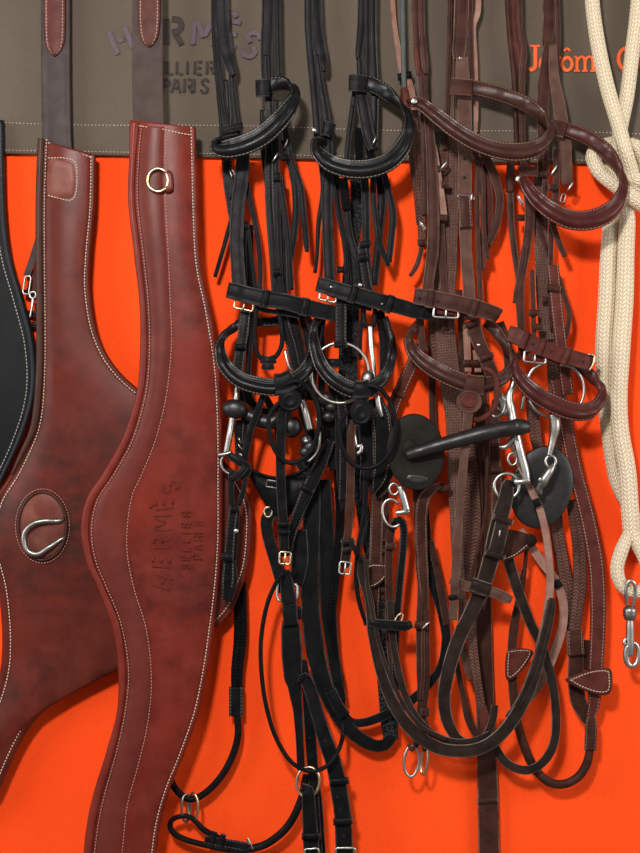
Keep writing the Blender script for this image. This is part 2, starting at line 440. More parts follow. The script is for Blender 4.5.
GL = {
 'H': [[(0,0),(0,1)],[(.2,.5),(.48,.5)],[(.66,0),(.66,1)]],
 'E': [[(0,0),(0,1)],[(.2,1),(.56,1)],[(.2,.5),(.5,.5)],[(.2,0),(.56,0)]],
 'R': [[(0,0),(0,1)],[(.22,1),(.46,.97),(.58,.76),(.46,.54),(.22,.5)],[(.36,.40),(.6,0)]],
 'M': [[(0,0),(0,1)],[(.14,.95),(.4,.32)],[(.44,.36),(.68,.95)],[(.82,0),(.82,1)]],
 'S': [[(.56,.80),(.42,.98),(.18,.96),(.06,.76),(.24,.56)],[(.34,.48),(.56,.28),(.44,.03),(.18,.02),(.02,.2)]],
 'L': [[(0,0),(0,1)],[(.2,0),(.5,0)]], 'I': [[(0,0),(0,1)]],
 'P': [[(0,0),(0,1)],[(.22,1),(.46,.97),(.58,.75),(.46,.52),(.22,.48)]],
 'A': [[(0,0),(.27,1)],[(.40,1),(.66,0)],[(.22,.33),(.46,.33)]],
 'T': [[(.3,0),(.3,.8)],[(0,1),(.6,1)]],
 '`': [[(.12,1.38),(.34,1.18)]]}
def letters(bm, s, cx, cy, h, rot, d, w, lift=.8):
    """one glyph string centred on (cx,cy), capital height h, rotated rot degrees anticlockwise"""
    A = math.radians(rot)
    for ch in s:
        for st in GL[ch]:
            pts = []
            for (u, v) in st:
                a, b = (u-.33)*h, (v-.5)*h
                pts.append((cx+a*math.cos(A)-b*math.sin(A), cy-a*math.sin(A)-b*math.cos(A), d))
            strap_bm(pts, w, lift, bm=bm, step=3)
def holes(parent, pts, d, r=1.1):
    for x, y in pts: disc('punched_hole', parent, 'hole', x, y, d, r, r, [(1, 0), (.6, .2)], seg=10)  # flat dark disc laid on the strap as the hole's shade

# ------------------------------------------------------------------ the setting
def box(name, mat, x0, x1, y0, y1, z0, z1, kind=None):
    bm = bmesh.new(); bmesh.ops.create_cube(bm, size=1)
    for v in bm.verts: v.co = Vector(((x0+x1)/2+v.co.x*(x1-x0), (y0+y1)/2+v.co.y*(y1-y0), (z0+z1)/2+v.co.z*(z1-z0)))
    bmesh.ops.bevel(bm, geom=bm.edges[:], offset=.002, segments=2, affect='EDGES')
    o = link(name, bm, mat, None, smooth=False)
    if kind: o['kind'] = kind
    return o
box('wall_back', 'wallpaint', -1.6, 1.6, .012, .10, 0, 2.6, 'structure')
FLOOR = simple('concrete_floor', (.2, .19, .18), .8, 0, (30, .3)); M['floor'] = FLOOR
box('floor', 'floor', -1.6, 1.6, -2.6, .10, -.06, 0, 'structure')
top = P(0, -24, 0).z
box('trim_1', 'wood', -.95, .95, -.048, .012, top, top+.07, 'structure')
def cloth(name, mat, x0, x1, y0f, y1f, dfun, nx, ny, th=2):
    bm = bmesh.new(); F = []; B = []
    for j in range(ny+1):
        fr, br = [], []
        for i in range(nx+1):
            x = x0+(x1-x0)*i/nx; ya, yb = y0f(x), y1f(x); y = ya+(yb-ya)*j/ny
            d = dfun(x, y); p = Vector(((x-320)*PX, -d*.001, ZC-(y-426.5)*PX))
            fr.append(bm.verts.new(p)); br.append(bm.verts.new(p+Vector((0, th*.001, 0))))
        F.append(fr); B.append(br)
    for G in (F, B):
        for j in range(ny):
            for i in range(nx): bm.faces.new((G[j][i], G[j][i+1], G[j+1][i+1], G[j+1][i]))
    for j in range(ny):
        for i in (0, nx): bm.faces.new((F[j][i], F[j+1][i], B[j+1][i], B[j][i]))
    for i in range(nx):
        for j in (0, ny): bm.faces.new((F[j][i], F[j][i+1], B[j][i+1], B[j][i]))
    return link(name, bm, mat)
def felt_d(x, y):
    return -1.5+1.2*math.sin(x*.011+.5+y*.0012)-1.5*math.exp(-((x-504-(y-740)*.01)/2.2)**2)*(1 if y > 300 else .6)-.7*math.exp(-((x-131)/3)**2)
felt = cloth('backdrop_cloth', 'felt', -330, 970, lambda x: -20, lambda x: 1180, felt_d, 500, 60)
tag(felt, 'bright orange felt cloth hanging behind all the tack', 'cloth')
hem = lambda x: 154.5+x*.0175
val = thing('canvas_valance', 'olive brown canvas flap with lettering across the top of the orange cloth', 'valance', (320, 160, 4))
def cv_d(x, y): return 5+.8*math.sin(x*.013+1)+(.9 if y > hem(x)-31 else 0)
def val_bm():
    o = cloth('canvas_panel', 'canvas', -320, 960, lambda x: -22, hem, cv_d, 160, 60)
    org = ORG[o.name]; L = ORG[val.name]
    for v in o.data.vertices: v.co += org-L
    o.location = (0, 0, 0); o.parent = val; ORG[o.name] = L
val_bm()
stitches(val, 'thread_white', [(x, hem(x)-32+1.0*math.sin(x*.02), 0) for x in range(-300, 950, 50)], 6.0, 3.6, 1.7, .9, 'hem_stitching')
stitches(val, 'thread_white', [(x, hem(x)-4.5, 0) for x in range(-300, 950, 50)], 6.6, 3.6, 1.7, .8, 'hem_stitching')
def glyph(name, par, mat, *a):
    bm = bmesh.new(); letters(bm, *a); return link(name, bm, mat, par)
for ch, x, y, r in (('H', 121, 40, 21), ('E', 147, 33, 10), ('M', 202, 33, -4), ('E`', 233, 34, -12), ('S', 252, 45, -22)):
    glyph('embroidered_letter', val, 'emb_purple', ch, x, y, 25, r, 6.6, 5.0, 1.3)
glyph('stencilled_letter', val, 'paint', 'R', 175, 32, 26, 0, 6.4, 6.2, .5)
for ch, x in zip('SELLIER', (151, 160, 171, 181, 191.5, 199, 211)): glyph('stencilled_letter', val, 'paint', ch, x, 68, 12.5, -2, 6.4, 2.6, .5)
for ch, x in zip('PARIS', (166, 176, 189, 198.5, 205)): glyph('stencilled_letter', val, 'paint', ch, x, 86, 13.5, -3, 6.4, 2.7, .5)
bm = bmesh.new()
def sl(pts, wd, **k): strap_bm([(x, y, 7.0) for x, y in pts], wd, 1.3, bm=bm, step=1.5, **k)
def ell(cx, cy, rx, ry, a0=0, a1=360): return [(cx+rx*math.cos(math.radians(a0+(a1-a0)*i/14)), cy+ry*math.sin(math.radians(a0+(a1-a0)*i/14))) for i in range(15)]
sl([(530, 46), (540, 46)], 2.2); sl([(535.3, 46), (535.3, 60), (535, 67), (531.5, 70), (528.8, 67.5)], 3.9)
sl(ell(545, 63.5, 5, 6.6, -20, -330), 3.0); sl([(540, 62.5), (549, 62.5)], 1.8); sl([(545, 52), (549, 48)], 2)
sl([(555, 57), (555, 71)], 3); sl([(552, 71), (559, 71)], 1.8); sl([(555, 62), (558, 57.5), (561, 58.5)], 3)
sl(ell(567, 64, 5, 6.4)[:-1], 3.4, closed=True); sl([(563.5, 51.5), (567, 48.5), (570.5, 51.5)], 2.2)
for x in (577, 585, 593): sl([(x, 57), (x, 71)], 3.2); sl([(x-3, 71), (x+3, 71)], 2)
sl([(574, 57), (577, 57)], 2); sl([(577, 61), (580, 57.2), (583, 57.2), (585, 61)], 2.6); sl([(585, 61), (588, 57.2), (591, 57.2), (593, 61)], 2.6)
sl(ell(603, 63.5, 5, 6.6, -20, -330), 3.0); sl([(598, 62.5), (607, 62.5)], 1.8)
sl(ell(627, 59, 8.5, 11, -40, -325), 3.8); sl([(629, 61), (636, 61), (636, 69)], 3)
for x in (641, 650): sl([(x, 55), (x, 69)], 3.2)
sl([(641, 68), (645, 71), (650, 68)], 2.4); sl([(637, 55), (641, 55)], 2)
link('embroidered_name', bm, 'emb_orange', val, label='orange embroidered name')

# ------------------------------------------------------------------ girths on the left
# black girth at the left edge
g = thing('stud_girth', 'black leather girth with grey stitching cut off by the left edge of the photo', 'girth', (-30, 120, 14), 'hanging girths')
L = [(-70, 120), (-75, 200), (-88, 260), (-104, 320), (-112, 370), (-104, 420), (-88, 470), (-76, 520)]
R_ = [(4, 120), (5.5, 200), (11, 253), (24, 300), (35, 345), (36, 392), (22, 440), (-6, 500)]
panel('girth_body', g, 'girth_black', L, R_, 14, [('L',0,-4),('L',1.5,3),('L',5,4),('F',.5,7),('R',9,5.5),('R',3,5)])
panel('rolled_edge', g, 'girth_black_edge', [(x-8, y+1) for x, y in R_], R_, 16, [('L',0,0),('L',1,3),('L',4,6),('R',1.5,4.5),('R',0,-2)])
stitches(g, 'thread_grey', [(x-10, y+2) for x, y in R_], 20.5, 3.6, 2.4, 1.0)
S('elastic', g, 'strap_dark', 40, [(-34, -23, 12), (-34, 60, 12), (-34, 130, 13)])
# worn chestnut stud girth
g2 = thing('stud_girth', 'worn dark chestnut stud girth with wide belly, black scuffs and an oval hooked patch', 'girth', (66, 140, 26), 'hanging girths')
L = [(38, 139), (36, 200), (36, 260), (36.5, 320), (36, 375), (31, 425), (12, 470), (-8, 505), (-12, 545), (-2, 590), (2, 640), (-2, 680), (-20, 730), (-50, 790), (-80, 850)]
R_ = [(96, 155), (95, 205), (91, 250), (90, 290), (99, 336), (121, 373), (165, 410), (222, 458), (249, 498), (252, 540), (243, 585), (218, 625), (165, 655), (86, 677), (-6, 799)]
R_ = [(96, 155), (95, 205), (91, 250), (90, 290), (99, 336), (121, 373), (165, 410), (222, 458), (249, 498), (252, 540), (243, 585), (215, 628), (120, 669), (40, 715), (-2, 793)]
panel('girth_body', g2, 'girth_old', L, R_, 26, [('L',0,-5),('L',1,1),('L',3,3.2),('L',6,3.6),('L',8,2.4),('L',9,3.4),('F',.3,6.5),('F',.5,7),('F',.7,6.2),('R',9,4),('R',5.5,3.2),('R',4.2,1.8),('R',3.2,3),('R',1,1.5),('R',0,-5)], back=8)
lh = [(x+8.5, y+1) for x, y in L]
stitches(g2, 'thread', lh[:], 29.9, 3.3, 2.1, 1.0)
rh = [(x-5, y+2.5) for x, y in R_[:7]]+[(x-6, y+1) for x, y in R_[7:10]]+[(x-5, y-4) for x, y in R_[10:]]
stitches(g2, 'thread', rh, 30.6, 3.3, 2.1, 1.0)
stitches(g2, 'thread', [(49, 143), (70, 150), (91, 157)], 30.2, 3.3, 2.1, 1.0)
S('rolled_edge', g2, 'girth_edge', 7, [(x+3, y, 31, 7) for x, y in L[:6]]+[(22.5, 452, 31, 5), (12, 474, 30.5, 3)], prof='round')
S('elastic', g2, 'strap_dark', 29, [(55.5, -23, 20), (55.5, 60, 21), (56, 100, 21), (57, 143, 22), (60, 160, 20)], label='dark grey elastic strap')
t_ = S('strap_tip', g2, 'red_st', 22, [(54.5, -23, 24.5, 22), (54.5, 20, 24.5, 22), (54.5, 38, 24.5, 21), (54.5, 47, 24.5, 17), (54.5, 53, 24.5, 9), (54.5, 56, 24.5, 2)], label='red brown pointed leather tip')
pt = poly('pocket_patch', g2, 'girth_patch', [(49, 160), (62, 160), (72, 163), (75, 172), (75, 186), (72, 197), (62, 198), (48, 195)], 32.4, 1.0)
stitches(g2, 'thread', [(49, 158), (64, 158), (75, 162), (77, 175), (76, 192), (71, 200), (58, 198), (47, 195)], 33.4, 3.0, 2.0, .9)
ovc = [(42.5+23*math.cos(a*math.pi/10), 526+33*math.sin(a*math.pi/10)) for a in range(20)]
poly('oval_patch', g2, 'girth_patch', ovc, 33.2, 1.6, label='paler worn oval patch')
S('patch_welt', g2, 'girth_edge', 2.6, [(42.5+24*math.cos(a*math.pi/10), 526+34*math.sin(a*math.pi/10), 35) for a in range(20)], prof='round', closed=True)
stitches(g2, 'thread_red', [(42.5+27*math.cos(a*math.pi/10), 526+37*math.sin(a*math.pi/10)) for a in range(20)], 33.4, 3, 2, .8, closed=True)
cord('hook', g2, 'dull', 5.4, [(64, 519, 33, 4), (58, 521, 37, 5), (44, 521, 40), (33, 524, 41), (25, 532, 41), (24, 543, 41), (29, 552, 41, 6), (38, 554, 41, 6), (48, 548, 40, 5.5), (60, 540, 36, 4), (66, 537, 33, 3.2)], label='tarnished hook')
# centre chestnut girth
g3 = thing('stud_girth', 'polished chestnut stud girth with stamped lettering and brass ring, in front of the worn one', 'girth', (163, 122, 48), 'hanging girths')
L = [(130, 120), (129, 160), (128, 200), (134, 255), (139.5, 305), (140, 355), (136, 395), (122, 438), (102, 475), (86, 500), (80.5, 528), (86, 560), (100, 592), (114, 630), (118, 670), (117, 712), (106, 755), (93, 795), (86, 830), (81, 880)]
R_ = [(196, 127), (197, 165), (198, 205), (201, 262), (211, 312), (219, 362), (222, 405), (223, 447), (223, 475), (223, 500), (223, 525), (222, 555), (219, 590), (214, 630), (208, 670), (199, 712), (184, 755), (170, 790), (160, 828), (154, 880)]
panel('girth_body', g3, 'girth', L, R_, 48, [('L',0,-6),('L',.6,0),('L',3,4),('F',.3,6.5),('F',.5,7.5),('F',.62,8),('F',.8,6.6),('R',8,4.6),('R',6,3.6),('R',4.8,1.8),('R',3.8,3),('R',1.2,1.6),('R',0,-6)], back=9)
ST = [(140, 126), (137, 160), (136, 200), (142, 255), (147, 305), (148, 352), (144, 395), (131, 440), (112, 475), (96, 500), (90, 530), (94, 560), (104, 585), (119, 622), (127, 668), (124, 710), (115, 752), (103, 795), (96, 830), (90, 880)]
SM = [(168, 127), (167, 160), (167, 200), (170, 255), (172, 305), (173, 345), (168, 395), (157, 440), (143, 475), (134, 495), (129, 525), (129, 555), (136, 590), (148, 630), (153, 680), (149, 725), (139, 768), (129, 805), (124, 850), (121, 880)]
panel('padded_strip', g3, 'girth_pad', [(x+1, y) for x, y in ST], SM, 53, [('L',0,-3),('L',.6,.5),('L',3,2.0),('F',.3,3.8),('F',.5,4.4),('F',.7,4.0),('R',3,2.4),('R',.6,.6),('R',0,-3)], back=6, label='raised padded strip')
S('rolled_edge', g3, 'girth_roll', 8, [((x+a)/2-.6, (y+b)/2, 52.5, max(4, math.hypot(a-x, b-y)-1.5)) for (x, y), (a, b) in zip(L, ST)], prof='round', th=.75)
stitches(g3, 'thread_red', [(x+1.5, y) for x, y in ST], 54.8, 3.3, 2.1, 1.0)
stitches(g3, 'thread_red', [(x-1.6, y) for x, y in SM], 56.0, 3.3, 2.1, .9)
stitches(g3, 'thread', [(x-5.0, y+1) for x, y in R_], 52.6, 3.3, 2.1, 1.0)
stitches(g3, 'thread', [(140, 126), (155, 128), (167, 130), (180, 133), (191, 135)], 55.5, 3.3, 2.1, 1.0)
S('elastic', g3, 'strap_elastic', 31, [(147.5, -23, 38), (147.5, 60, 40), (148, 100, 42), (149, 135, 42)], label='grey brown elastic strap')
S('strap_tip', g3, 'red_st', 24, [(149, -23, 43, 23), (149, 15, 43.5, 23), (149, 29, 43.5, 21), (149, 38, 43.5, 17), (149, 44, 43.5, 9), (149, 47, 43.5, 2)], label='red brown pointed leather tip')
ring(g3, 158, 180, 62, 10.5, 11.5, 3.0, 'brass', a0=40, a1=320, name='dee_ring')
cord('dee_bar', g3, 'brass', 2.6, [(166, 172.5, 62), (168, 180, 62), (166, 187.5, 62)])
poly('ring_loop', g3, 'girth_pad', [(163, 172), (171, 171), (173, 180), (172, 191), (164, 191), (162, 181)], 60, 3)
for ch, x, y, r in (('H', 163, 582, 70), ('E', 161, 561, 86), ('R', 162, 542, 90), ('M', 162.5, 524, 90), ('E`', 164, 503, 97), ('S', 170, 487, 112)):
    glyph('stamped_letter', g3, 'stamp', ch, x, y, 17, r, 57.0, 2.0, .45)
for ch, y in zip('SELLIER', (566, 557, 548, 539, 530, 524, 513)): glyph('stamped_letter', g3, 'stamp', ch, 186, y, 8.5, 88, 57.2, 1.3, .4)
for ch, y in zip('PARIS', (556, 547, 537, 530, 523)): glyph('stamped_letter', g3, 'stamp', ch, 198, y, 8.5, 88, 56.4, 1.3, .4)
# little buckled strap between the two girths
b = thing('buckle_strap', 'short dark strap with steel roller buckles between the black girth and the worn chestnut one', 'strap', (36, 245, 10))
S('strap', b, 'strap_dark', 7, [(40, 235, 14), (33, 258, 14), (27, 276, 14)]); S('strap', b, 'red', 10, [(36, 272, 9), (34, 285, 9), (30, 292, 9)])
for y in (293, 313, 324): S('cross_strap', b, 'black', 5, [(24, y-1, 12), (33, y+.5, 13), (42, y+2, 12)])
rect_ring(b, 27, 285, 18, 6, 18, 8, 1.8, prong=False); ring(b, 33, 295, 17, 3.2, 3.2, 2.6, 'steel', name='rivet')
cord('hook', b, 'steel', 2.4, [(33, 297, 17), (32, 308, 18), (30, 318, 17)])
# ------------------------------------------------------------------ bridle 1: black, leftmost
BG = 'hanging bridles'
A = thing('bridle', 'black bridle hanging leftmost, crescent browband with cream piping and cavesson with rubber cheek guard', 'bridle', (246, 0, 30), BG)
S('crown_strap', A, 'black', 11, [(221,-23,24,14),(222,20,24,14),(226,50,26,14),(231,66,28,11),(234,76,28,5)])
S('cheek_strap', A, 'black', 4, [(213,-23,27),(213.5,30,27),(217,80,28),(221,125,30),(221,150,30)])
S('cheek_strap', A, 'black', 5, [(217,40,26),(222,90,27),(227,130,30)])
S('throatlatch', A, 'black', 8, [(231,66,24,5),(233,95,23,7),(236,125,22,8),(238,158,20,9)])
S('cheek_strap', A, 'black_st', 7, [(226,80,22),(228,120,22),(226,160,22)])
S('crown_strap', A, 'black', 14, [(269,-23,24),(268.5,20,25),(267,50,26,13),(268,85,26,12)])
S('headpiece_strap', A, 'black', 6, [(277.5,-23,28,5),(277.5,30,29,6),(279,82,30,6)])
S('strap_end', A, 'black', 7, [(266,55,31,6),(266,70,31,7),(268,95,31,8)])
S('cheekpiece', A, 'black_st', 9, [(268,90,28),(271,130,28),(269,165,28),(270,210,28),(273,250,28),(276,295,28)])
S('cheekpiece', A, 'black', 7, [(276,100,33),(275,140,33),(277,190,33),(278,240,33),(281,295,33)])
S('browband', A, 'black_pad', 20, [(236,132,34,8,-170),(222,138,45,9,-120),(215,145,58,11,-40),(220,149,66,17,-8),(232,148,70,20),(246,144,72,21),(262,136,73,21),(276,124,72,20),(287,111,68,18,18),(294,98,58,15,50),(293,89,47,13,85),(286,84,38,14,130),(276,84,34,15,165),(266,88,33,16,180)], 'pad', 3.2)
S('browband_keeper', A, 'black', 18, [(256,88.5,40),(262,88,42),(270,88,41)], th=4); S('browband_keeper', A, 'black', 8, [(222,131,38),(232,128,39),(243,126,38)], th=4)
S('cheek_strap', A, 'black_st', 10, [(226,150,22),(228,180,22),(231,205,21,9),(233,222,21,7)])
S('cheekpiece', A, 'black', 14, [(243,150,30),(242,175,32),(238,205,36),(236.5,240,40),(238,270,44),(240,292,46)])
S('strap_end', A, 'black', 4.5, [(236,205,20,6),(230,225,20,5),(223,250,20,4.5),(215,277,19,4)])
S('cheek_strap', A, 'black', 5, [(245,175,24),(251,205,24),(257,235,25),(260,262,26),(260,292,28)])
S('cheek_strap', A, 'black_plait', 9, [(249,225,18),(249,260,18),(250,292,19)])
S('cheek_strap', A, 'black', 4, [(244,222,28),(245,260,28),(246,292,28)]); S('cheek_strap', A, 'black', 4, [(247,222,30),(252,260,30),(256,292,30)])
keeper(A, 245, 226, 31, 8, 90, 6); keeper(A, 277, 272, 36, 8, 90, 6); keeper(A, 277, 177, 37, 8, 90, 8)
S('strap_end', A, 'black', 6.5, [(283,110,34),(286,135,36),(291,160,37),(300,185,37),(303,210,37),(306,240,36,6),(307,252,36,4)])
S('cheek_strap', A, 'black', 7, [(284,140,30),(293,175,30),(296,205,30),(294,235,30),(289,268,30,5)])
S('cheek_strap', A, 'black', 6, [(279,175,34),(284,210,36),(288,240,36),(291,290,36)])
S('cheek_strap', A, 'black', 5, [(262,110,20),(263,150,20),(268,185,20,7),(270,230,20)])
S('cheek_strap', A, 'black_st', 6, [(282,180,25),(283,230,24),(285,295,25)])
pin(A, 278, 153, 273, 161, 40); pin(A, 287.5, 139, 285, 147, 41); pin(A, 232, 169, 236, 175, 30); pin(A, 230, 170, 232, 178, 30, 1.4)
rect_ring(A, 267, 197, 27, 3, 7, -15, 1.2, 'dull', prong=False)
S('billet', A, 'black_st', 6, [(232,176,27),(233,188,27),(232,198,27)]); keeper(A, 285.5, 158, 41, 8)
# black flat flash strap across
S('flash_strap', A, 'black', 16.5, [(227.5,290,56,16),(235,291.5,57,17),(248,295,60,17),(266,299,62,17),(286,302,62,16.5),(305,307,61,17),(326,312,58,16),(345,316,48,14)], th=3.2)
S('flash_keeper', A, 'black', 19, [(262,298,64),(265,298.6,65),(268,299.3,64)], th=4.5); S('flash_keeper', A, 'black', 19, [(301,306,63),(304,306.7,64),(308,307.5,63)], th=4.5)
rect_ring(A, 244, 305, 52, 19, 9, 12, 2.4, 'brass'); S('strap_lining', A, 'black', 5, [(252,308,50),(275,312,50),(300,316,50)])
# cavesson
S('noseband', A, 'black_pad', 15, [(262,322,26,9,180),(246,322,30,10,150),(232,327,38,10,-110),(222,338,50,10,-60),(220,352,60,12,-25),(226,367,68,15,-8),(239,379,72,17),(256,385,74,18),(275,387,74,18),(293,381,72,17),(306,369,66,15,20),(312,352,56,13,45),(312,334,44,11,70),(306,318,34,10,110)], 'pad', 3.4)
S('noseband_keeper', A, 'black', 21, [(275,384,79),(284,383,80),(293,378.5,79)], th=7)
S('cheekpiece', A, 'black_st', 11, [(246,310,40),(243,335,42),(239,360,44),(236,384,44)]); S('cheekpiece', A, 'black', 6, [(252,312,34),(250,340,34),(247,384,34)])
keeper(A, 240.5, 347, 46, 12)
cord('throat_loop', A, 'black', 4.5, [(257,305,50),(255,325,50),(255,345,50),(259,356,50),(268,361,51),(277,355,50),(282,343,50),(281,325,50),(277,305,50)])
S('knot', A, 'black', 9, [(262,359,54),(268,361,56),(275,359,54)], th=7); S('knot', A, 'black', 7, [(263,366,53),(268,367,55),(273,366,53)], th=6)
S('back_strap', A, 'black_st', 9, [(258,320,22),(268,322,22),(280,320,22)])
S('cheekpiece', A, 'black_st', 10, [(281,300,36),(285,325,36),(291,345,36),(297,372,36)]); S('cheekpiece', A, 'black', 9, [(291,308,30),(297,335,30),(302,360,30),(303,385,30)])
S('cheek_strap', A, 'black', 10, [(298,300,24),(307,330,22),(312,365,22),(310,400,22)])
cord('bit_hanger', A, 'steel', 3, [(285,350,48),(287,360,50),(290,368,50),(294,374,48)])
# rosette and hanging tail with buckle
disc('rosette', A, 'black', 290, 400, 80, 12, 11.5, [(1,0),(.96,1.6),(.84,2.2),(.76,1.2),(.68,1.2),(.6,2.2),(.35,2.2),(.25,1.6)])
S('hanging_strap', A, 'black', 9.5, [(283,405,74,8),(281,430,72),(280.5,470,70),(282,505,68),(284,530,66),(284.5,550,64)])
keeper(A, 284, 524, 68, 13, 90, 5); keeper(A, 284, 532, 68, 12, 90, 4); S('billet', A, 'black_plait', 11, [(283,520,62),(284,540,62),(286,556,60)])
rect_ring(A, 285, 558, 66, 11, 12, 4, 2.2, 'brass')
cord('curb_loop', A, 'black', 4.6, [(285,385,83),(297,381,85),(309,389,85),(317,405,84),(319,425,82),(313,447,80),(301,460,79),(287,462,78),(275,450,77),(269,430,76),(270,414,77),(279,403,78)])
# bit hanging below
disc('cheek_guard', A, 'rubber', 235, 409, 50, 13, 10, [(1,0),(.97,5),(.85,9),(.55,12),(.2,13)], ang=8)
cord('bit_cheek', A, 'dull', 6.5, [(238,384,46,6),(236,400,48),(232,420,52),(229,438,54,7),(226,453,55,6)])
ring(A, 233, 463, 54, 12, 11, 3.2, 'dull', name='bit_ring', a0=-60, a1=235); cord('bit_pin', A, 'dull', 4.5, [(218,455,55),(226,454,56),(232,452,55)])
cord('mouthpiece', A, 'rubber', 12, [(240,411,42),(252,417,43,13),(266,422,44,15),(280,420,44,17),(292,416,44,15)], th=.9)
disc('bit_joint', A, 'rubber', 291, 427, 50, 11, 11, [(1,0),(.94,5),(.7,9),(.3,11)]); stud(A, 289, 432, 58, 3.2, 'steel')
disc('bit_joint', A, 'black', 296, 389, 60, 11, 7, [(1,0),(.9,4),(.6,7),(.2,8)])
cord('bit_cheek', A, 'dull', 8, [(302,400,56,6),(306,414,58),(310,430,58)])
for x, y, r_ in ((306,440,6),(310,447,6.5),(305,452,6)): disc('bit_joint', A, 'rubber', x, y, 56, r_, r_, [(1,0),(.9,3),(.5,5),(.2,5.4)], seg=16)
stud(A, 306, 441, 62, 2, 'steel'); cord('bit_ring', A, 'dull', 3, [(316,418,52),(320,436,52),(317,452,52),(308,462,52)])
S('curb_strap', A, 'black', 6.5, [(265,390,60,7),(259,408,60),(251,430,58),(246,452,56),(244,468,55)])
pin(A, 238, 437, 241, 443, 46); pin(A, 238, 444, 242, 450, 46); S('billet', A, 'black_st', 9, [(240,420,38),(239,440,38),(240,465,38)])

S('cheekpiece', A, 'black', 9, [(300,385,34),(303,410,34),(312,440,32),(318,465,30)]); S('cheekpiece', A, 'black_st', 8, [(309,372,36),(316,395,38),(322,420,38),(325,445,36)])
S('cheek_strap', A, 'black', 8, [(246,384,30),(250,400,30),(262,412,28),(282,410,28)]); S('curb_strap', A, 'black', 7, [(262,392,36),(270,405,36),(276,420,36),(279,440,36)])
S('curb_strap', A, 'black', 8, [(298,462,36),(306,470,36),(318,462,36),(330,448,36)]); S('cheek_strap', A, 'black_st', 8, [(238,384,32),(243,405,32),(245,425,34),(243,455,36)])
S('cheek_strap', A, 'black', 7, [(288,320,22),(296,350,22),(308,385,22)]); S('cheek_strap', A, 'black', 7, [(318,320,18),(322,350,18),(322,400,18),(328,440,20)])
# ------------------------------------------------------------------ bridle 2: black, second
B = thing('bridle', 'black bridle hanging second from the left, wide open browband loop and large steel ring below', 'bridle', (345, 0, 30), BG)
S('crown_strap', B, 'black', 9, [(309,-23,25),(309,30,25),(313,75,26),(316,110,28),(319,150,28)])
S('crown_strap', B, 'black', 13, [(314,-23,22,15),(316,25,24,14),(320,50,26,13),(324,66,28,8),(324,72,28,4)])
S('cheek_strap', B, 'black', 7, [(317,55,30,5),(320,80,30,7),(325,110,31,9),(328,140,31,9),(330,165,30)])
S('crown_strap', B, 'black', 10, [(363,-23,26),(362,25,26),(359,50,27,8),(358,60,27,4)]); S('strap_end', B, 'black', 7, [(359,57,30,4),(360,65,30,7),(360,85,30,7)])
S('headpiece_strap', B, 'black', 6, [(367,-23,30),(367,30,30),(367,85,31)]); S('headpiece_strap', B, 'black_st', 8, [(373,-23,26),(373,40,26),(375,90,27),(374,150,27)])
S('browband', B, 'black_pad', 18, [(325,140,34,10,-165),(318,139,46,10,-100),(315,145,58,11,-35),(320,155,66,15,-8),(332,164,71,18),(350,169,74,19),(370,168.5,74,19.5),(388,162,73,19),(401,149,70,18,12),(408,132,63,16,35),(406,116,54,13,65),(397,102,45,13,120),(384,91,38,15,160),(370,84,34,16,180),(360,82,34,16,180)], 'pad', 3.2)
S('browband_keeper', B, 'black', 17, [(349,83,42),(357,83,44),(366,84,43)], th=4); S('browband_keeper', B, 'black', 15, [(323,128,40),(329,129,41),(333,131,40)], th=4)
stud(B, 314, 130, 44, 2.4); stud(B, 367, 87, 46, 1.6, 'black')
S('cheekpiece', B, 'black', 13, [(361,90,34,11),(364,110,36),(369,135,38),(374,150,38,11)]); S('cheek_strap', B, 'black', 6, [(355,92,28),(351,120,28),(348,145,28),(346,170,28)])
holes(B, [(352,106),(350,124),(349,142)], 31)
S('billet', B, 'black_plait', 8, [(359,128,28),(359,150,28),(360,175,28)]); S('billet', B, 'black_plait', 8, [(369,140,34),(371,158,34),(374,175,34)]); pin(B, 376, 137, 373, 144, 43)
for p in ([(322,155,27,9),(325,190,27,9),(319,220,27,5),(317,255,27,4),(315,273,27,4)], [(329,165,30,10),(327,200,31,11),(328,240,32,11),(330,285,34,11)], [(336,170,26,6),(338,205,26,6),(345,245,27,6),(349,285,28,6)],
          [(332,178,34,4),(338,215,35,4),(345,250,36,4),(347,285,36,4)], [(346,205,32,7),(350,235,32,7),(357,260,34,7),(360,288,34,7)], [(364,170,38,8),(366,210,38,8),(366,250,38,8),(369,290,38,8)],
          [(373,172,34,6),(374,205,36,6),(379,240,38,6),(387,262,38,5),(389,266,38,3)], [(379,170,28,9),(382,200,28,9),(379,235,28,8),(374,285,28,8)], [(382,165,33,5),(388,190,35,7),(393,215,36,7),(391,240,36,7),(389,262,36,6)]):
    S('cheek_strap', B, 'black', p[0][3], p)
S('billet', B, 'black_plait', 9, [(343,178,36),(345,195,36),(347,210,36)]); holes(B, [(342,179),(348,179)], 40, 1.3)
keeper(B, 365, 244, 43, 12, 80, 5); keeper(B, 363, 257, 43, 10, 80, 7); S('cheekpiece', B, 'black_st', 9, [(362,246,40),(365,270,40),(369,292,40)]); keeper(B, 341, 270, 40, 9)
stud(B, 360, 285, 40, 2.2)
S('flash_strap', B, 'black', 16, [(317,284,62,15),(325,286,63,16),(337,290,66,16.5),(356,295,68,16.5),(378,301,68,16.5),(398,306,67,16),(415,311,62,15),(430,314,55,13),(438,315,48,8)], th=3.2)
S('flash_keeper', B, 'black', 19, [(350,293,70),(353,294,71),(356,295,70)], th=4.5); S('flash_keeper', B, 'black', 19, [(386,303,70),(389,304,71),(392,305,70)], th=4.5); stud(B, 331, 287, 68, 1.6, 'dull'); stud(B, 382, 304, 70, 1.4, 'dull')
rect_ring(B, 328, 297, 60, 17, 8, 12, 2.6, 'steel'); S('strap_lining', B, 'black', 5, [(336,300,56),(355,305,56),(372,309,56)])
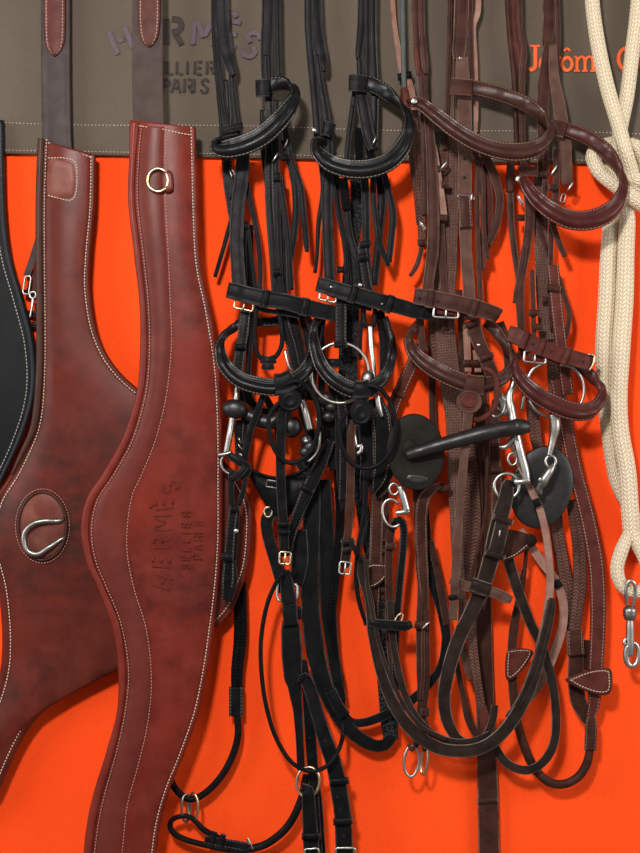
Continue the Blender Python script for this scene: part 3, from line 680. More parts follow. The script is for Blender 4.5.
S('noseband', B, 'black_pad', 14, [(330,308,30,9,-150),(319,316,42,10,-90),(313,331,54,11,-45),(315,349,63,13,-20),(323,368,69,15,-6),(337,382,73,17),(354,390,74,17),(372,388,72,16,10),(385,375,66,14,35),(390,357,58,12,60),(390,338,48,12,110),(383,318,40,11,150)], 'pad', 3.4)
S('noseband_keeper', B, 'black', 18, [(354,389,78),(362,390,79),(370,388,78)], th=7)
S('cheekpiece', B, 'black_st', 11, [(341,303,56),(341,325,56),(341,346,57)]); keeper(B, 340.5, 345, 58, 13, 90, 6)
ring(B, 340, 373, 52, 29, 30, 3.6, 'steel', name='bit_ring')
cord('throat_loop', B, 'black', 4, [(327,308,40),(322,330,40),(320,348,41),(327,360,42),(334,363,43)]); S('knot', B, 'black', 9, [(329,363,48),(334,363,50),(339,363,48)], th=7)
cord('throat_loop', B, 'black', 5, [(363,300,44),(364,320,46),(367,326,48),(374,324,48),(375,300,46)])
cord('bit_cheek', B, 'steel', 5, [(370,326,52,5),(371,345,54,5),(373,362,55,4.5),(375,380,55,4)]); disc('bit_roller', B, 'dull', 368, 379, 56, 7, 9, [(1,0),(.9,4),(.5,7),(.2,7.5)])
S('cheek_strap', B, 'black', 4, [(366,300,36),(361,330,36),(360,360,36)]); S('cheekpiece', B, 'black', 9, [(380,310,34,9),(384,345,32,9),(384,380,30,9)])
disc('rosette', B, 'black', 361, 412, 80, 11, 13, [(1,0),(.96,1.6),(.84,2.2),(.76,1.2),(.68,1.2),(.6,2.2),(.35,2.2),(.25,1.6)]); S('rosette_loop', B, 'black', 14, [(362,396,76),(362,404,79),(361,412,79)])
S('hanging_strap', B, 'brown', 8, [(353,420,72,6),(351,440,72,8),(350.5,480,70),(349,520,68),(347,545,66)], label='dark brown hanging strap')
keeper(B, 348, 541, 70, 14, 80, 5, 'oily'); keeper(B, 347, 549, 69, 11, 80, 4, 'oily'); S('billet', B, 'oily', 10, [(348,538,63),(346,556,62),(344,567,60)]); rect_ring(B, 345, 568, 64, 11, 12, 6, 2.2, 'steel')
S('knot', B, 'black', 5, [(350,540,72),(354,548,73),(358,556,70)])
cord('curb_loop', B, 'black', 4.6, [(368,385,84),(380,389,86),(391,404,86),(396,425,85),(392,448,82),(379,464,80),(362,468,79),(348,458,78),(340,440,77),(340,422,77),(349,411,78)])
S('leather_flap', B, 'black_st', 20, [(376,398,52,12),(381,420,54,20),(383,450,54,21),(380,475,52,15),(374,492,50,4)])
S('leather_flap', B, 'black', 14, [(366,400,46,14),(368,440,46,18),(367,475,44,14),(361,502,42,3)]); S('leather_flap', B, 'oily', 14, [(390,420,40,12),(389,455,40,18),(383,485,38,14),(377,497,38,4)])
S('cheek_strap', B, 'black_st', 9, [(340,395,50),(343,420,50),(344,460,48),(343,500,46)]); S('cheek_strap', B, 'black', 6, [(333,392,46),(338,420,46),(339,470,46),(344,510,44)])
S('cheek_strap', B, 'black', 6, [(366,470,48,5),(365,510,46,5),(358,550,44,5),(357,590,44,5),(366,625,42,4)])
S('cheek_strap', B, 'black', 10, [(333,385,36),(336,410,34),(331,440,32),(334,470,30)])
cord('bit_hook', B, 'steel', 4.5, [(352,424,66,5),(354,438,68,6),(357,447,68,4),(361,445,68),(361,451,68),(356,454,68,4)]); cord('bit_cheek', B, 'steel', 6, [(377,395,60),(379,408,60),(382,417,58,4)])
for x, y, r_ in ((326,399,9),(331,407,7),(328,417,8)): disc('bit_joint', B, 'rubber', x, y, 44, r_, r_*.8, [(1,0),(.92,3),(.6,6),(.2,6.5)], seg=18)

# ------------------------------------------------------------------ bridle 3: brown
Cb = thing('bridle', 'dark brown bridle hanging third, long curved browband sweeping right and steel buckled flash strap', 'bridle', (450, 0, 30), BG)
S('crown_strap', Cb, 'brown_st', 10, [(415,-23,24),(416,25,25),(418,60,26,9),(423,80,27,4)])
S('crown_strap', Cb, 'brown', 6, [(421,-23,28),(422,30,28),(425,60,28),(425,74,28,4)]); S('strap_end', Cb, 'red', 5, [(416,48,30,3),(417,62,30,5),(418,75,30,3)])
S('cheek_strap', Cb, 'brown', 6, [(421,70,27),(423,110,28),(424,160,28),(425,215,28)]); S('cheek_strap', Cb, 'brown_plait', 7, [(414,110,24),(417,160,24),(421,205,24,8),(422,240,24,8)])
S('cheek_strap', Cb, 'brown', 4, [(426,75,24),(427,110,24),(430,150,24)])
S('headpiece_strap', Cb, 'brown', 4.5, [(450.5,-23,18),(449,40,18),(447,100,18),(445,150,18)])
S('crown_strap', Cb, 'brown', 15, [(462,-23,26),(461,25,26),(459,50,27,14),(459,60,27,10)]); S('crown_strap', Cb, 'brown', 7, [(469,-23,23),(470,40,23),(471,85,24)])
S('headpiece_strap', Cb, 'pink', 5, [(478,-23,20,6),(478,10,20,6),(474,28,20,4),(475,60,20,5),(476,110,20,5),(475,135,20,4)], label='narrow tan strap')
stud(Cb, 460, 58, 31, 1.8, 'dull')
S('cheekpiece', Cb, 'brown_old', 14, [(462,57,30,12),(464,90,31),(465,130,32),(465,170,33),(465,205,34),(466,250,34,12),(469,290,34,12),(470,320,34,12)], label='worn lighter brown cheek strap')
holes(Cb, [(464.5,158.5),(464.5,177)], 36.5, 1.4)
S('buckle_guard', Cb, 'brown_st', 13.5, [(464,197,38),(465,212,39),(466,228,38)], th=5); rect_ring(Cb, 466, 197, 35, 17, 3, 8, 1.0, 'dull', prong=False)
S('browband', Cb, 'brown_pad', 17, [(452,86,34,16,-180.0),(475,88,37,15,-180.0),(500,94,41,15,-172.0),(524,103,46,15,-160.0),(541,114,54,13,-130.0),(549,128,64,12,-80.0),(545,141,72,15,-35.0),(534,149,77,18,-12.0),(517,152,79,19,-4.0),(497,150,80,18),(475,142,79,17.5),(455,130,77,17),(438,117,72,16),(425,107,66,14),(415,102,58,12,10.0),(411,103,50,9,50.0)], 'pad', 3.2, flip=True)
S('browband_keeper', Cb, 'brown', 17, [(450,86,43),(461,87,44),(472,88,43)], th=4); stud(Cb, 414, 101, 70, 3.2)
S('cheekpiece', Cb, 'brown', 12, [(427,110,34,8),(431,150,34,10),(433,200,36,12),(433,245,38,12),(428,285,42,11),(426,305,42,10)])
S('strap_end', Cb, 'brown', 5, [(423,240,30),(420,255,31),(416,267,31),(410,276,30,4)]); keeper(Cb, 422, 243, 32, 9); pin(Cb, 420, 221, 426, 230, 36, 2.0)
S('strap_end', Cb, 'pink', 7, [(434,145,30,5),(437,168,30),(442,200,30),(444,216,30)], label='faded tan strap end'); keeper(Cb, 436, 169, 32, 8); keeper(Cb, 443, 218, 32, 8)
pin(Cb, 447, 161, 441, 169, 36, 2.2); keeper(Cb, 445, 184, 34, 8)
for m_, p in (('brown', [(474,150,32,6),(482,175,34,5),(483,205,36,5),(484,235,36,5),(488,258,36,4)]), ('brown', [(482,150,30,8),(494,175,30,9),(500,200,30,8),(496,225,30,8),(488,245,29,7)]), ('red', [(484,165,24,12),(487,200,24,14),(486,235,24,12),(480,270,24,10)]),
              ('brown', [(478,160,33,5),(477,200,34,5),(478,245,34,5),(480,290,34,5),(481,315,34,5)]), ('brown', [(437,170,26,8),(440,220,26,8),(444,290,26,7),(446,330,26,7)])): S('cheek_strap', Cb, m_, p[0][3], p)
holes(Cb, [(487,196),(486,214)], 27.5, .9); keeper(Cb, 481, 161, 36, 7, 60); pin(Cb, 472, 193, 471, 201, 40, 1.8)
S('flash_strap', Cb, 'brown', 17, [(414,296,64,16),(421,297,65,17),(434,299,68,17),(455,303,70,17),(476,308,70,17),(492,313,67,16),(499,316,62,15,20)], th=3.4)
S('flash_keeper', Cb, 'brown', 19, [(427,298,70),(430,298.6,71),(433,299,70)], th=4.5); S('flash_keeper', Cb, 'brown', 19, [(471,307,72),(474,308,73),(477,309,72)], th=4.5)
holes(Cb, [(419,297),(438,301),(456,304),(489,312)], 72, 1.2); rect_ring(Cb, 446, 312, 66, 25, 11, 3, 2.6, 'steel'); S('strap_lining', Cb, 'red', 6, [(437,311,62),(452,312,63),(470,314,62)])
S('noseband', Cb, 'brown_pad', 16, [(420,322,36,9,-150),(411,330,48,10,-80),(409,342,60,12,-30),(416,355,68,15,-8),(431,367,73,17.5),(450,377,76,18.5),(470,384,77,18.5),(490,384,75,17.5,8),(505,376,69,15,35),(512,361,61,13,70),(506,345,52,13,130),(496,331,44,12,165),(486,322,40,11,180)], 'pad', 3.4)
S('noseband_keeper', Cb, 'brown', 20, [(465,383,81),(474,385,82),(484,385.5,81)], th=7)
S('cheekpiece', Cb, 'brown', 14, [(472,320,50),(478,340,51),(487,362,51),(494,380,50)]); keeper(Cb, 471, 324, 54, 15, 70, 5, 'brown'); keeper(Cb, 486, 357, 54, 16, 70, 5, 'brown'); stud(Cb, 478.5, 345, 53.5, 1.8, 'steel')
for p in ([(466,325,34),(467,345,34),(468,372,34)], [(476,350,30),(478,372,30)]): S('strap_end', Cb, 'pink', 7, p, label='faded tan strap end')
keeper(Cb, 468, 363, 37, 9); keeper(Cb, 477, 363, 34, 8)
S('cheekpiece', Cb, 'brown', 8, [(420,318,42),(421,335,42),(424,352,42)]); S('cheekpiece', Cb, 'brown', 8, [(500,322,36,8),(507,345,34,9),(509,380,34,8)])
cord('curb_loop', Cb, 'red', 6, [(484,368,84,5),(494,374,87),(497,390,87),(495,406,86),(488,415,82),(478,420,76),(470,418,70)])
disc('rosette', Cb, 'brown_old', 469, 402, 84, 13, 12, [(1,0),(.96,2),(.86,2.6),(.8,1.6),(.74,1.6),(.66,3),(.3,3.4)]); disc('rosette_disc', Cb, 'red', 469, 400, 88, 8.5, 8, [(1,0),(.9,1),(.7,.3),(.5,1),(.3,.4)], label='red brown embossed centre')
S('hanging_strap', Cb, 'brown_old', 8.5, [(468,412,84,10),(466,440,82),(462,480,78),(458,530,72),(455,580,64),(453,620,56)])
keeper(Cb, 453, 597, 62, 10, 85, 4, 'black')
for p in ([(487,405,50,4),(487,450,50,4),(486,510,48,4),(478,550,46,4),(469,588,44,4)],): cord('cheek_cord', Cb, 'brown', 4, p)

# ------------------------------------------------------------------ bridle 4: red brown, right
Db = thing('bridle', 'red brown bridle hanging rightmost, glossy rounded browband dropping in front of the white rope', 'bridle', (540, 0, 30), BG)
cord('headpiece_strap', Db, 'brown', 5, [(506,-23,24),(509,30,24),(514,80,25),(516,130,25),(517,160,25)])
S('crown_strap', Db, 'red', 11, [(514,-23,22),(516,30,22),(521,60,23),(523,85,24,6)], label='reddish crown strap'); S('crown_strap', Db, 'brown', 6, [(519,-23,28,5),(520,25,28,5),(524,50,28),(522,75,28,6),(522,120,28,6),(524,170,28,6)])
S('crown_strap', Db, 'brown', 13, [(549,-23,24),(549,20,24),(547,42,25,11),(546,48,25,5)]); S('crown_strap', Db, 'brown', 5, [(556,-23,28),(558,30,28),(557,60,28),(557,95,28)])
S('cheekpiece', Db, 'brown', 13, [(549,42,29,8),(547,60,30,12),(543,95,30,13),(543,135,29,12),(543,180,28,11)], label='rough dark cheek strap')
S('cheekpiece', Db, 'brown_old', 13, [(553,45,32,8),(554,75,33,10),(559,105,33,13),(564,140,32,14),(566,170,30,13),(567,185,29,10)])
S('browband', Db, 'red_pad', 16, [(550,127,34,14,-180.0),(567,130,38,14,-178.0),(588,138,44,15,-168.0),(606,151,52,15,-150.0),(618,168,60,14,-110.0),(622,186,66,14,-60.0),(617,203,73,17,-25.0),(606,214,77,20,-8.0),(590,220,79,20.5),(572,220,79,20),(555,213,78,19),(540,202,75,17),(529,190,70,14,6.0),(522,178,62,10,20.0)], 'pad', 3.2, flip=True)
S('browband_keeper', Db, 'brown', 17, [(552,127,42),(558,128,43),(565,130,42)], th=4); stud(Db, 519, 179, 64, 3.6); S('browband_keeper', Db, 'brown', 10, [(518,172,48),(528,171,49),(538,172,48)], th=4)
cord('cheek_sheath', Db, 'brown', 8, [(511,160,24),(510,180,25),(510,192,24)])
for m_, n_, p in (('brown_st', 'cheek_strap', [(510,190,24,7),(512,230,24,7),(517,270,24,6),(522,300,24,6)]), ('brown', 'cheekpiece', [(526,180,32,9),(530,215,33,10),(526,250,34,9),(520,285,36,9),(521,325,38,8),(522,350,38,8)]),
              ('brown', 'strap_end', [(525,245,38,6),(522,265,38,6),(517,288,37,5),(514,303,36,3)]), ('brown_mesh', 'cheek_strap', [(541,165,22,14),(541,220,22,14),(543,290,22,14),(547,340,22,14)]),
              ('brown', 'strap_end', [(549,200,36,6),(553,225,36,6),(559,243,36,6),(565,257,36,5)]), ('brown', 'cheek_strap', [(551,200,30,5),(551,240,30,5),(550,290,30,5),(552,330,30,5)]),
              ('brown', 'cheek_strap', [(536,190,27,6),(540,230,27,6),(549,255,27,5)]), ('red_st', 'cheekpiece', [(553,265,34,12),(556,300,36,12),(560,335,38,12),(564,365,38,12),(568,395,36,12)]),
              ('brown', 'strap_end', [(556,270,32,5),(564,295,32,5),(569,315,32,5),(566,335,32,5),(560,346,32,4)]), ('brown', 'cheek_strap', [(532,270,40,5),(533,300,40,5),(534,340,40,5)]),
              ('brown', 'cheek_strap', [(546,150,36,6),(545,190,36,6),(543,215,34,6)]), ('brown', 'cheek_strap', [(557,150,36,7),(556,190,36,7),(554,210,34,6)])): S(n_, Db, m_, p[0][3], p)
pin(Db, 557, 165, 551, 175, 42, 2.2); pin(Db, 573, 182, 568, 190, 38, 2.0); pin(Db, 518, 195, 523, 204, 34, 2.2); rect_ring(Db, 563, 198, 31, 4, 9, 15, 1.2, 'dull', prong=False)
for x, y, d_, w_, a_ in ((542,174,40,10,90),(553,188,40,9,90),(553,288,39,16,100),(533,313,43,9,90),(538,327,43,10,90),(521,218,30,8,90),(545,300,30,6,90)): keeper(Db, x, y, d_, w_, a_, 6, 'brown')
S('flash_strap', Db, 'red', 16, [(508,333,61,16),(515,335.5,63,16.5),(528,342,66,16.5),(545,349,68,16.5),(565,356,68,16.5),(583,361,65,16),(592,363,60,15)], th=3.4)
for x, y in ((524,340),(541,347),(566,356)): S('flash_keeper', Db, 'red', 18.5, [(x-2,y-.8,70),(x,y,71),(x+2.5,y+1,70)], th=4.5)
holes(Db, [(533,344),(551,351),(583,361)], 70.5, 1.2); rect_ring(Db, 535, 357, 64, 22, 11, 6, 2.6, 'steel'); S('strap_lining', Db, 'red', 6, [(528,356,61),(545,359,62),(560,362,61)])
S('buckle_end', Db, 'brass', 2, [(588,354,66),(594,356,65),(593,364,65),(589,371,64)], prof='round')
S('noseband', Db, 'red_pad', 15, [(527,350,40,9,-150),(517,356,52,11,-80),(514,366,62,13,-30),(521,380,69,16,-8),(536,394,74,18),(553,404,76,19),(572,411,76,19),(588,411,72,18,10),(598,403,66,15,40),(600,389,58,13,80),(590,375,50,13,140),(576,362,44,12,170),(566,352,40,12,180)], 'pad', 3.4)
ring(Db, 562, 390, 50, 22, 25, 3.2, 'steel', name='bit_ring', a0=-95, a1=60)
cord('bit_ring', Db, 'steel', 3.4, [(541,364,52),(532,370,54),(525,385,54),(523,400,54),(521,410,52)]); cord('bit_ring', Db, 'steel', 3.4, [(528,400,50),(535,410,50),(546,416,50),(555,417,50)])
cord('bit_cheek', Db, 'steel', 9, [(554,414,62,12),(555,426,62,11),(552,442,62,7),(549,456,62,5)], label='tapering bright steel bit arm')
ring(Db, 550.5, 461.5, 62, 5.2, 5.8, 3, 'steel', name='bit_link')
cord('bit_arm', Db, 'dull', 9, [(554,464,60,5),(549,472,62,9),(543,481,62,11),(539,489,60,8),(541,495,60,4)])
stud(Db, 541, 480, 68, 3, 'dull')

# ------------------------------------------------------------------ rubber bit
bt = thing('pelham_bit', 'rubber bar bit with round rubber cheek guards and steel cheek, lying across the brown bridle', 'bit', (465, 485, 50))
disc('cheek_guard', bt, 'brownrubber', 415.5, 452, 66, 29, 38.5, [(1,0),(.985,2.5),(.95,3.2),(.7,3.0),(.45,2.4),(.3,2.6)], ang=-6, seg=44, label='round dark brown rubber guard')
disc('cheek_guard', bt, 'rubber', 541.5, 487, 40, 31, 42, [(1,0),(.985,2.5),(.95,3.2),(.7,3.0),(.45,3.4),(.3,2.6)], ang=14, seg=44, label='round black rubber guard with ragged edge')
disc('guard_boss', bt, 'brownrubber', 410, 450, 69, 8, 11, [(1,0),(.9,1.5),(.6,1.8)], ang=-6)
poly('maker_plate', bt, 'rubber', [(408,475),(424,476),(428,479),(424,483),(408,482)], 69, .9)
cord('mouthpiece', bt, 'rubber', 13, [(408,455,74,12),(420,451,78,13),(440,445,82,14),(462,439,86,15),(485,433,87,16),(505,429,86,17),(520,427,84,17),(529,427,82,11)])
cord('mouthpiece_joint', bt, 'rubber', 17, [(511,428,84,14),(517,427,85,17),(524,426.5,84,15)])
cord('cheek', bt, 'steel', 8, [(514,372,60,4),(513,384,62,6),(509,396,64,8),(511,410,66,8.5),(515,430,68,9),(520,452,70,9),(525,470,71,8.5),(526.5,480,71,8)])
cord('cheek_foot', bt, 'steel', 5.5, [(516,482,72),(522,481.5,73,6.5),(529,480,72,7)]); stud(bt, 517, 482, 74, 3)
cord('cheek_arm', bt, 'steel', 6.5, [(499,446,66,4),(505,447,67,6),(512,440,68,7),(517,434,68,6)]); ring(bt, 512.5, 459, 64, 4.6, 6, 2.8, 'steel', name='rein_ring')
ring(bt, 506.5, 486, 66, 12.5, 12.5, 3.4, 'steel', name='rein_ring')
cord('curb_hook', bt, 'steel', 4, [(500,396,62),(505,403,62),(503,412,62),(496,417,61),(490,414,60)]); ring(bt, 501, 403, 60, 5, 7, 3, 'steel', name='hook_ring')
cord('curb_hook', bt, 'steel', 5, [(519,372,58,3),(514,382,60,5),(511,392,61,5)])
poly('top_plate', bt, 'steel', [(500,392),(505,397),(510,412),(505,416),(500,405)], 62, 2)
# second steel cheek below the left guard
b2 = thing('bit_cheek', 'small polished steel bit cheek with ring hanging just below the round brown rubber guard', 'bit', (402, 512, 50))
ring(b2, 394, 489, 54, 4.6, 5.6, 2.8, 'steel', name='eye'); cord('shank', b2, 'steel', 7.5, [(400,486,56),(403,496,57),(407,511,57)]); cord('foot', b2, 'steel', 6, [(396,513,57),(403,512,58),(409,511,57)])
ring(b2, 392, 513, 54, 9.5, 14, 3, 'steel', name='rein_ring', ang=-12, a0=60, a1=330)
# ------------------------------------------------------------------ reins, martingales and loose straps
RG = 'hanging reins and straps'
def rein(name, label, cat, at, group=RG): return thing(name, label, cat, at, group)
# black rein with pebbled grip: long loop behind the second bridle
r = rein('rein', 'black rein with grey pebbled rubber grip looping low between the black and brown bridles', 'rein', (350, 170, 15))
S('rubber_grip', r, 'black_peb', 14, [(355,160,14,11),(357,210,14,13),(350,260,15,13),(350,310,16,18),(348,370,16,19),(352,430,16,15),(360,490,14,13),(366,530,14,13),(375,570,14,13),(380,610,16,14),(383,650,18,15),(386,690,18,16),(389,720,18,17),(391,740,17,15)])
S('leather_rein', r, 'black', 19, [(308,440,20,14),(312,490,22,17),(311,540,24,18),(310,590,25,18.5),(313,635,26,19),(321,675,27,18),(334,708,28,15),(350,730,27,14),(370,744,24,13),(384,745,20,12),(393,735,17,11)], label='wide flat black leather rein')
S('leather_rein', r, 'black', 13, [(324,480,18,13),(327,540,18,15),(328,600,18,16),(334,660,19,12),(342,700,20,9)]); S('rein_stop', r, 'black', 12, [(330,690,31),(338,706,32),(345,716,31)], th=5)
# black plaited rein
r = rein('rein', 'narrow black plaited rein running down right of the hanging brown buckle strap tail', 'rein', (338, 390, 12))
S('plaited_rein', r, 'black_plait', 8.5, [(330,400,22,8),(337,440,22),(338,480,22),(340,520,21),(337,560,21),(333,600,20),(331,625,19,8),(335,655,19,7),(341,680,18,6),(343,712,18,5)])
pin(r, 336, 683, 340, 686, 22, 1.2, 'black', 'stitched_tab')
# rein, black / brown, bottom run to the right
r = rein('rein', 'slim dark rein curving from the low black loop up past the twin hanging buckled straps', 'rein', (400, 480, 20))
S('rein_strap', r, 'black', 9, [(343,712,26,6),(352,722,26,8),(366,722,27,9),(385,715,27,9.5),(405,705,27,10),(425,688,26,9),(440,668,25,8),(446,640,24,9),(442,612,23,10),(434,585,22,10),(428,550,21,9),(425,510,20,8),(424,480,18,8)])
# draw reins bottom left
r = rein('rein', 'black rein with plaited grip and rolled end running behind the polished girth, lower left', 'rein', (238, 590, 14))
S('plaited_grip', r, 'black_plait', 13, [(238,560,14),(240,600,14),(240,640,14,13),(237,672,14,12),(237,700,14,10)]); S('grip_sleeve', r, 'black_st', 14, [(236,687,16),(236,702,17),(236,716,16)], th=6)
cord('rolled_rein', r, 'black', 7, [(237,712,15),(238,735,15),(232,757,16),(220,778,17),(204,794,18),(190,799,18),(178,792,17),(170,778,14),(166,760,10)])
cord('running_ring', r, 'brass', 2.6, [(193+5*math.cos(t*.4189),807+14*math.sin(t*.4189),22+6*math.cos(t*.4189)) for t in range(15)], closed=True)
cord('running_ring', r, 'dull', 2.6, [(186+4.5*math.cos(t*.4189),808+14*math.sin(t*.4189),22-6*math.cos(t*.4189)) for t in range(15)], closed=True)
r = rein('rein_strap', 'thin black strap looped through the two small rings at the lower left', 'strap', (200, 790, 24))
cord('strap', r, 'black', 6, [(232,845,24,6),(215,836,24,6),(203,829,24,6),(192,818,25,5),(182,816,26,5),(171,821,25,5),(172,831,24,6),(184,839,23,6),(205,845,23,6),(228,849,23,7),(248,849,23,8),(268,843,23,8),(288,826,24,8),(301,800,25,8),(306,775,25,7)])
keeper(r, 213, 838, 27, 14, 15, 5); keeper(r, 222, 840, 27, 13, 15, 5); pin(r, 248, 838, 253, 849, 29, 1.8); S('billet', r, 'black_st', 9, [(205,839,26),(225,843,27),(248,847,26)])
r = rein('rein', 'black buckled rein dropping from the steel ring in front of the polished girth edge', 'rein', (236, 470, 56))
S('knot', r, 'black', 8, [(229,455,60),(238,461,62),(247,467,60),(246,474,58),(238,476,57),(230,472,57)], th=5); S('knot', r, 'black', 7, [(232,480,58),(240,474,63),(246,466,62)], th=5)
S('strap', r, 'black', 6, [(232,470,58),(231,490,58),(232,508,58)]); S('strap', r, 'black', 5, [(246,470,56),(244,488,57),(239,505,58)]); keeper(r, 235, 509, 60, 10, 95, 6)
S('strap', r, 'black_st', 9, [(234,505,58,9),(231,530,58,9),(229,555,57,10),(228,580,55,12),(226,600,50,9)]); keeper(r, 227.5, 557, 60, 12, 95, 7); stud(r, 236, 531, 60, 2.4); S('strap_end', r, 'black', 7, [(233,560,54,5),(234,580,54,7),(230,602,52,4)])
S('strap', r, 'black', 5, [(237,512,55),(236,535,55),(234,560,54)])
# breastplate
r = rein('breastplate', 'black leather breastplate with small silver badge and long buckled straps to the bottom edge', 'breastplate', (285, 450, 28))
panel('yoke', r, 'black', [(245,460),(254,471),(270,477),(286,477),(303,470),(318,455),(327,436)], [(244,467),(254,485),(264,502),(274,515),(288,518),(306,486),(331,446)], 34, [('L',0,-3),('L',1,0),('L',3,2),('F',.5,3),('R',3,2),('R',1,0),('R',0,-3)], back=3)
S('piping', r, 'black', 3, [(245,461,38),(254,471,38),(270,477,38),(286,477,38),(303,470,38),(318,455,38),(327,436,38)], prof='round')
S('badge', r, 'dull', 8, [(266,483,39),(272,484,39.5),(279,485,39)], th=1.5); S('badge_face', r, 'black', 5.5, [(267,483.2,40),(272,484,40.6),(278,485,40)], th=1.5)
S('shoulder_strap', r, 'black_st', 13, [(331,440,42,9),(321,462,42,13),(309,488,42,13),(299,512,41,12),(291,535,40,10),(288,552,38,9)]); keeper(r, 307, 489, 45, 15, 115, 5); S('piping', r, 'black', 3, [(329,450,44),(317,480,44),(305,505,43),(293,530,42)], prof='round')
S('chest_strap', r, 'black', 13, [(276,510,30,14),(268,517,32,13),(267,530,32,12),(272,550,32,12),(278,570,32,12),(284,592,32,12)])
S('chest_strap', r, 'black', 16, [(298,530,28,18),(300,560,28,17),(296,585,28,14)]); ring(r, 268, 512, 34, 4, 5, 2, 'brass', name='link')
S('buckle_loop', r, 'black', 16, [(286,570,38,8),(287,586,39,14),(289,600,40,16),(290,604,40,14)], th=5); cord('buckle', r, 'steel', 2.8, [(278,583,38),(277,598,39),(281,601,40)]); cord('buckle', r, 'steel', 2.8, [(294,584,38),(297,586,39),(297,598,40),(294,600,40)])
S('buckle_sleeve', r, 'black', 15, [(290,603,39),(290,614,40),(291,625,39)], th=6); S('point', r, 'black', 8, [(297,607,36),(298,613,36),(298,619,35)])
S('girth_strap', r, 'black', 20, [(290,620,34,16),(291,635,34,20),(292,655,34,21),(293,675,33,19),(295,690,33,13),(298,715,33,9),(300,745,33,8),(301,770,33,8)])
S('girth_strap', r, 'black', 11, [(303,660,28,8),(307,690,28,10),(310,730,28,11),(313,770,28,11),(317,810,28,12),(320,860,28,12)]); holes(r, [(310,738),(312,756),(314,773)], 30.5)
S('girth_strap', r, 'black', 14, [(301,684,36,8),(305,678,38,12),(311,692,38,13),(318,716,38,13),(326,742,37,15),(334,765,36,16),(339,790,36,17),(343,820,36,17),(345,868,36,18)], label='wide punched black strap')
cord('strap_edge', r, 'black', 2, [(300,688,38),(302,678,40),(309,677,40),(314,686,40)])
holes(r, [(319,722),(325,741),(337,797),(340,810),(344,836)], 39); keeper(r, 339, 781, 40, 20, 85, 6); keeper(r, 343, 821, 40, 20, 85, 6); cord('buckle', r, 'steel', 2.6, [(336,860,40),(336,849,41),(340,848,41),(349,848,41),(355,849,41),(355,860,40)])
# martingale cord loop + big ring
r = rein('martingale', 'thin rolled black cord in a wide oval loop above a steel ring at the bottom', 'martingale', (300, 570, 44))
cord('cord', r, 'black', 4.4, [(283,572,50),(275,585,50),(267,605,50),(261.5,635,50),(261,665,50),(265,700,50),(274,733,50),(287,757,50),(300,768,50),(315,771,50),(329,764,50),(339,749,46),(343,732,30),(341,712,20)])
ring(r, 308, 782, 48, 11.5, 15, 3.0, 'brass', name='ring', dd=3, ang=8)
S('ring_strap', r, 'black', 13, [(307,793,46,10),(306,788,52,12),(308,793,54,13),(309,808,52,14),(310,825,50,15),(311,843,48,16),(312,868,46,16)]); S('ring_strap', r, 'black_st', 5, [(316,790,42),(318,820,42),(321,868,42)])
keeper(r, 311, 836, 53, 19, 90, 6); cord('buckle', r, 'steel', 2.4, [(305,862,50),(305,850,51),(311,849,52),(318,849,52),(320,860,50)])
# brown reins
r = rein('rein', 'reddish brown stitched strap crossing diagonally behind the round brown rubber guard', 'strap', (400, 390, 14))
S('strap', r, 'red_st', 12, [(421,345,18),(413,362,18),(404,382,18),(395,402,18),(388,425,18)]); keeper(r, 399, 394, 20, 14, 115, 4, 'red')
r = rein('martingale', 'dark brown stitched strap with folded leather stop, hanging left of the small steel cheek', 'martingale', (375, 490, 24))
S('strap', r, 'brown_st', 13, [(376,470,26),(377,510,26),(376,550,26),(374,590,27,12),(373,620,27,12)]); S('strap', r, 'brown', 7, [(385,480,22),(386,540,22),(385,600,22)])
poly('rein_stop', r, 'brown', [(364,567),(372,563),(392,566),(391,572),(380,584),(366,590),(361,580)], 33, 3); stitches(r, 'thread', [(365,569),(373,565.5),(389,568),(379,582),(367,587)], 36, 3, 2, .8)
for y in (540, 551, 590): keeper(r, 385, y, 25, 8, 90, 5, 'brown')
S('buckle_tab', r, 'black', 10, [(370,622,60,8),(378,624,62,10),(392,625,62,10),(405,626,58,10),(411,624,54,8)], th=5); ring(r, 399, 619, 56, 3, 6, 1.6, 'brass', name='tab_ring', ang=30)
r = rein('rein', 'black laced rein hanging from the small steel cheek and folded back on itself', 'rein', (398, 520, 34))
S('strap', r, 'black_st', 8, [(393,528,44),(396,521,50),(401,521,50),(404,530,48),(403,550,46),(400,580,42),(397,615,38),(395,650,34),(397,690,30)]); S('strap', r, 'brown', 8, [(392,525,40),(389,550,38),(389,590,36),(390,640,32),(396,685,30)]); keeper(r, 391, 546, 42, 10, 95, 7, 'brown')
S('strap', r, 'black_peb', 9, [(382,596,20),(384,640,20),(388,690,19)])
# long double rein making the big swag
r = rein('rein', 'dark brown doubled rein making the biggest low swag below the brown bridles', 'rein', (430, 590, 60))
S('outer_rein', r, 'oily', 13, [(362,555,50,6),(362,575,52,9),(369,600,54,9),(373,635,56,10),(381,672,58,10.5),(394,705,60,12),(412,730,62,13),(436,747,62,13),(462,751,62,13),(485,746,62,13),(505,730,62,13),(521,706,61,13),(532,680,60,13),(541,650,58,12),(548,618,56,10),(550,600,54,6)])
S('inner_rein', r, 'oily', 7, [(390,600,50),(393,640,52),(400,678,54),(411,708,55),(428,730,55),(450,741,55),(472,741,55),(490,734,55)]); S('edge', r, 'oily', 4, [(366,560,58),(368,590,60),(375,625,62),(384,660,64),(400,698,66),(420,725,67),(446,739,67)])
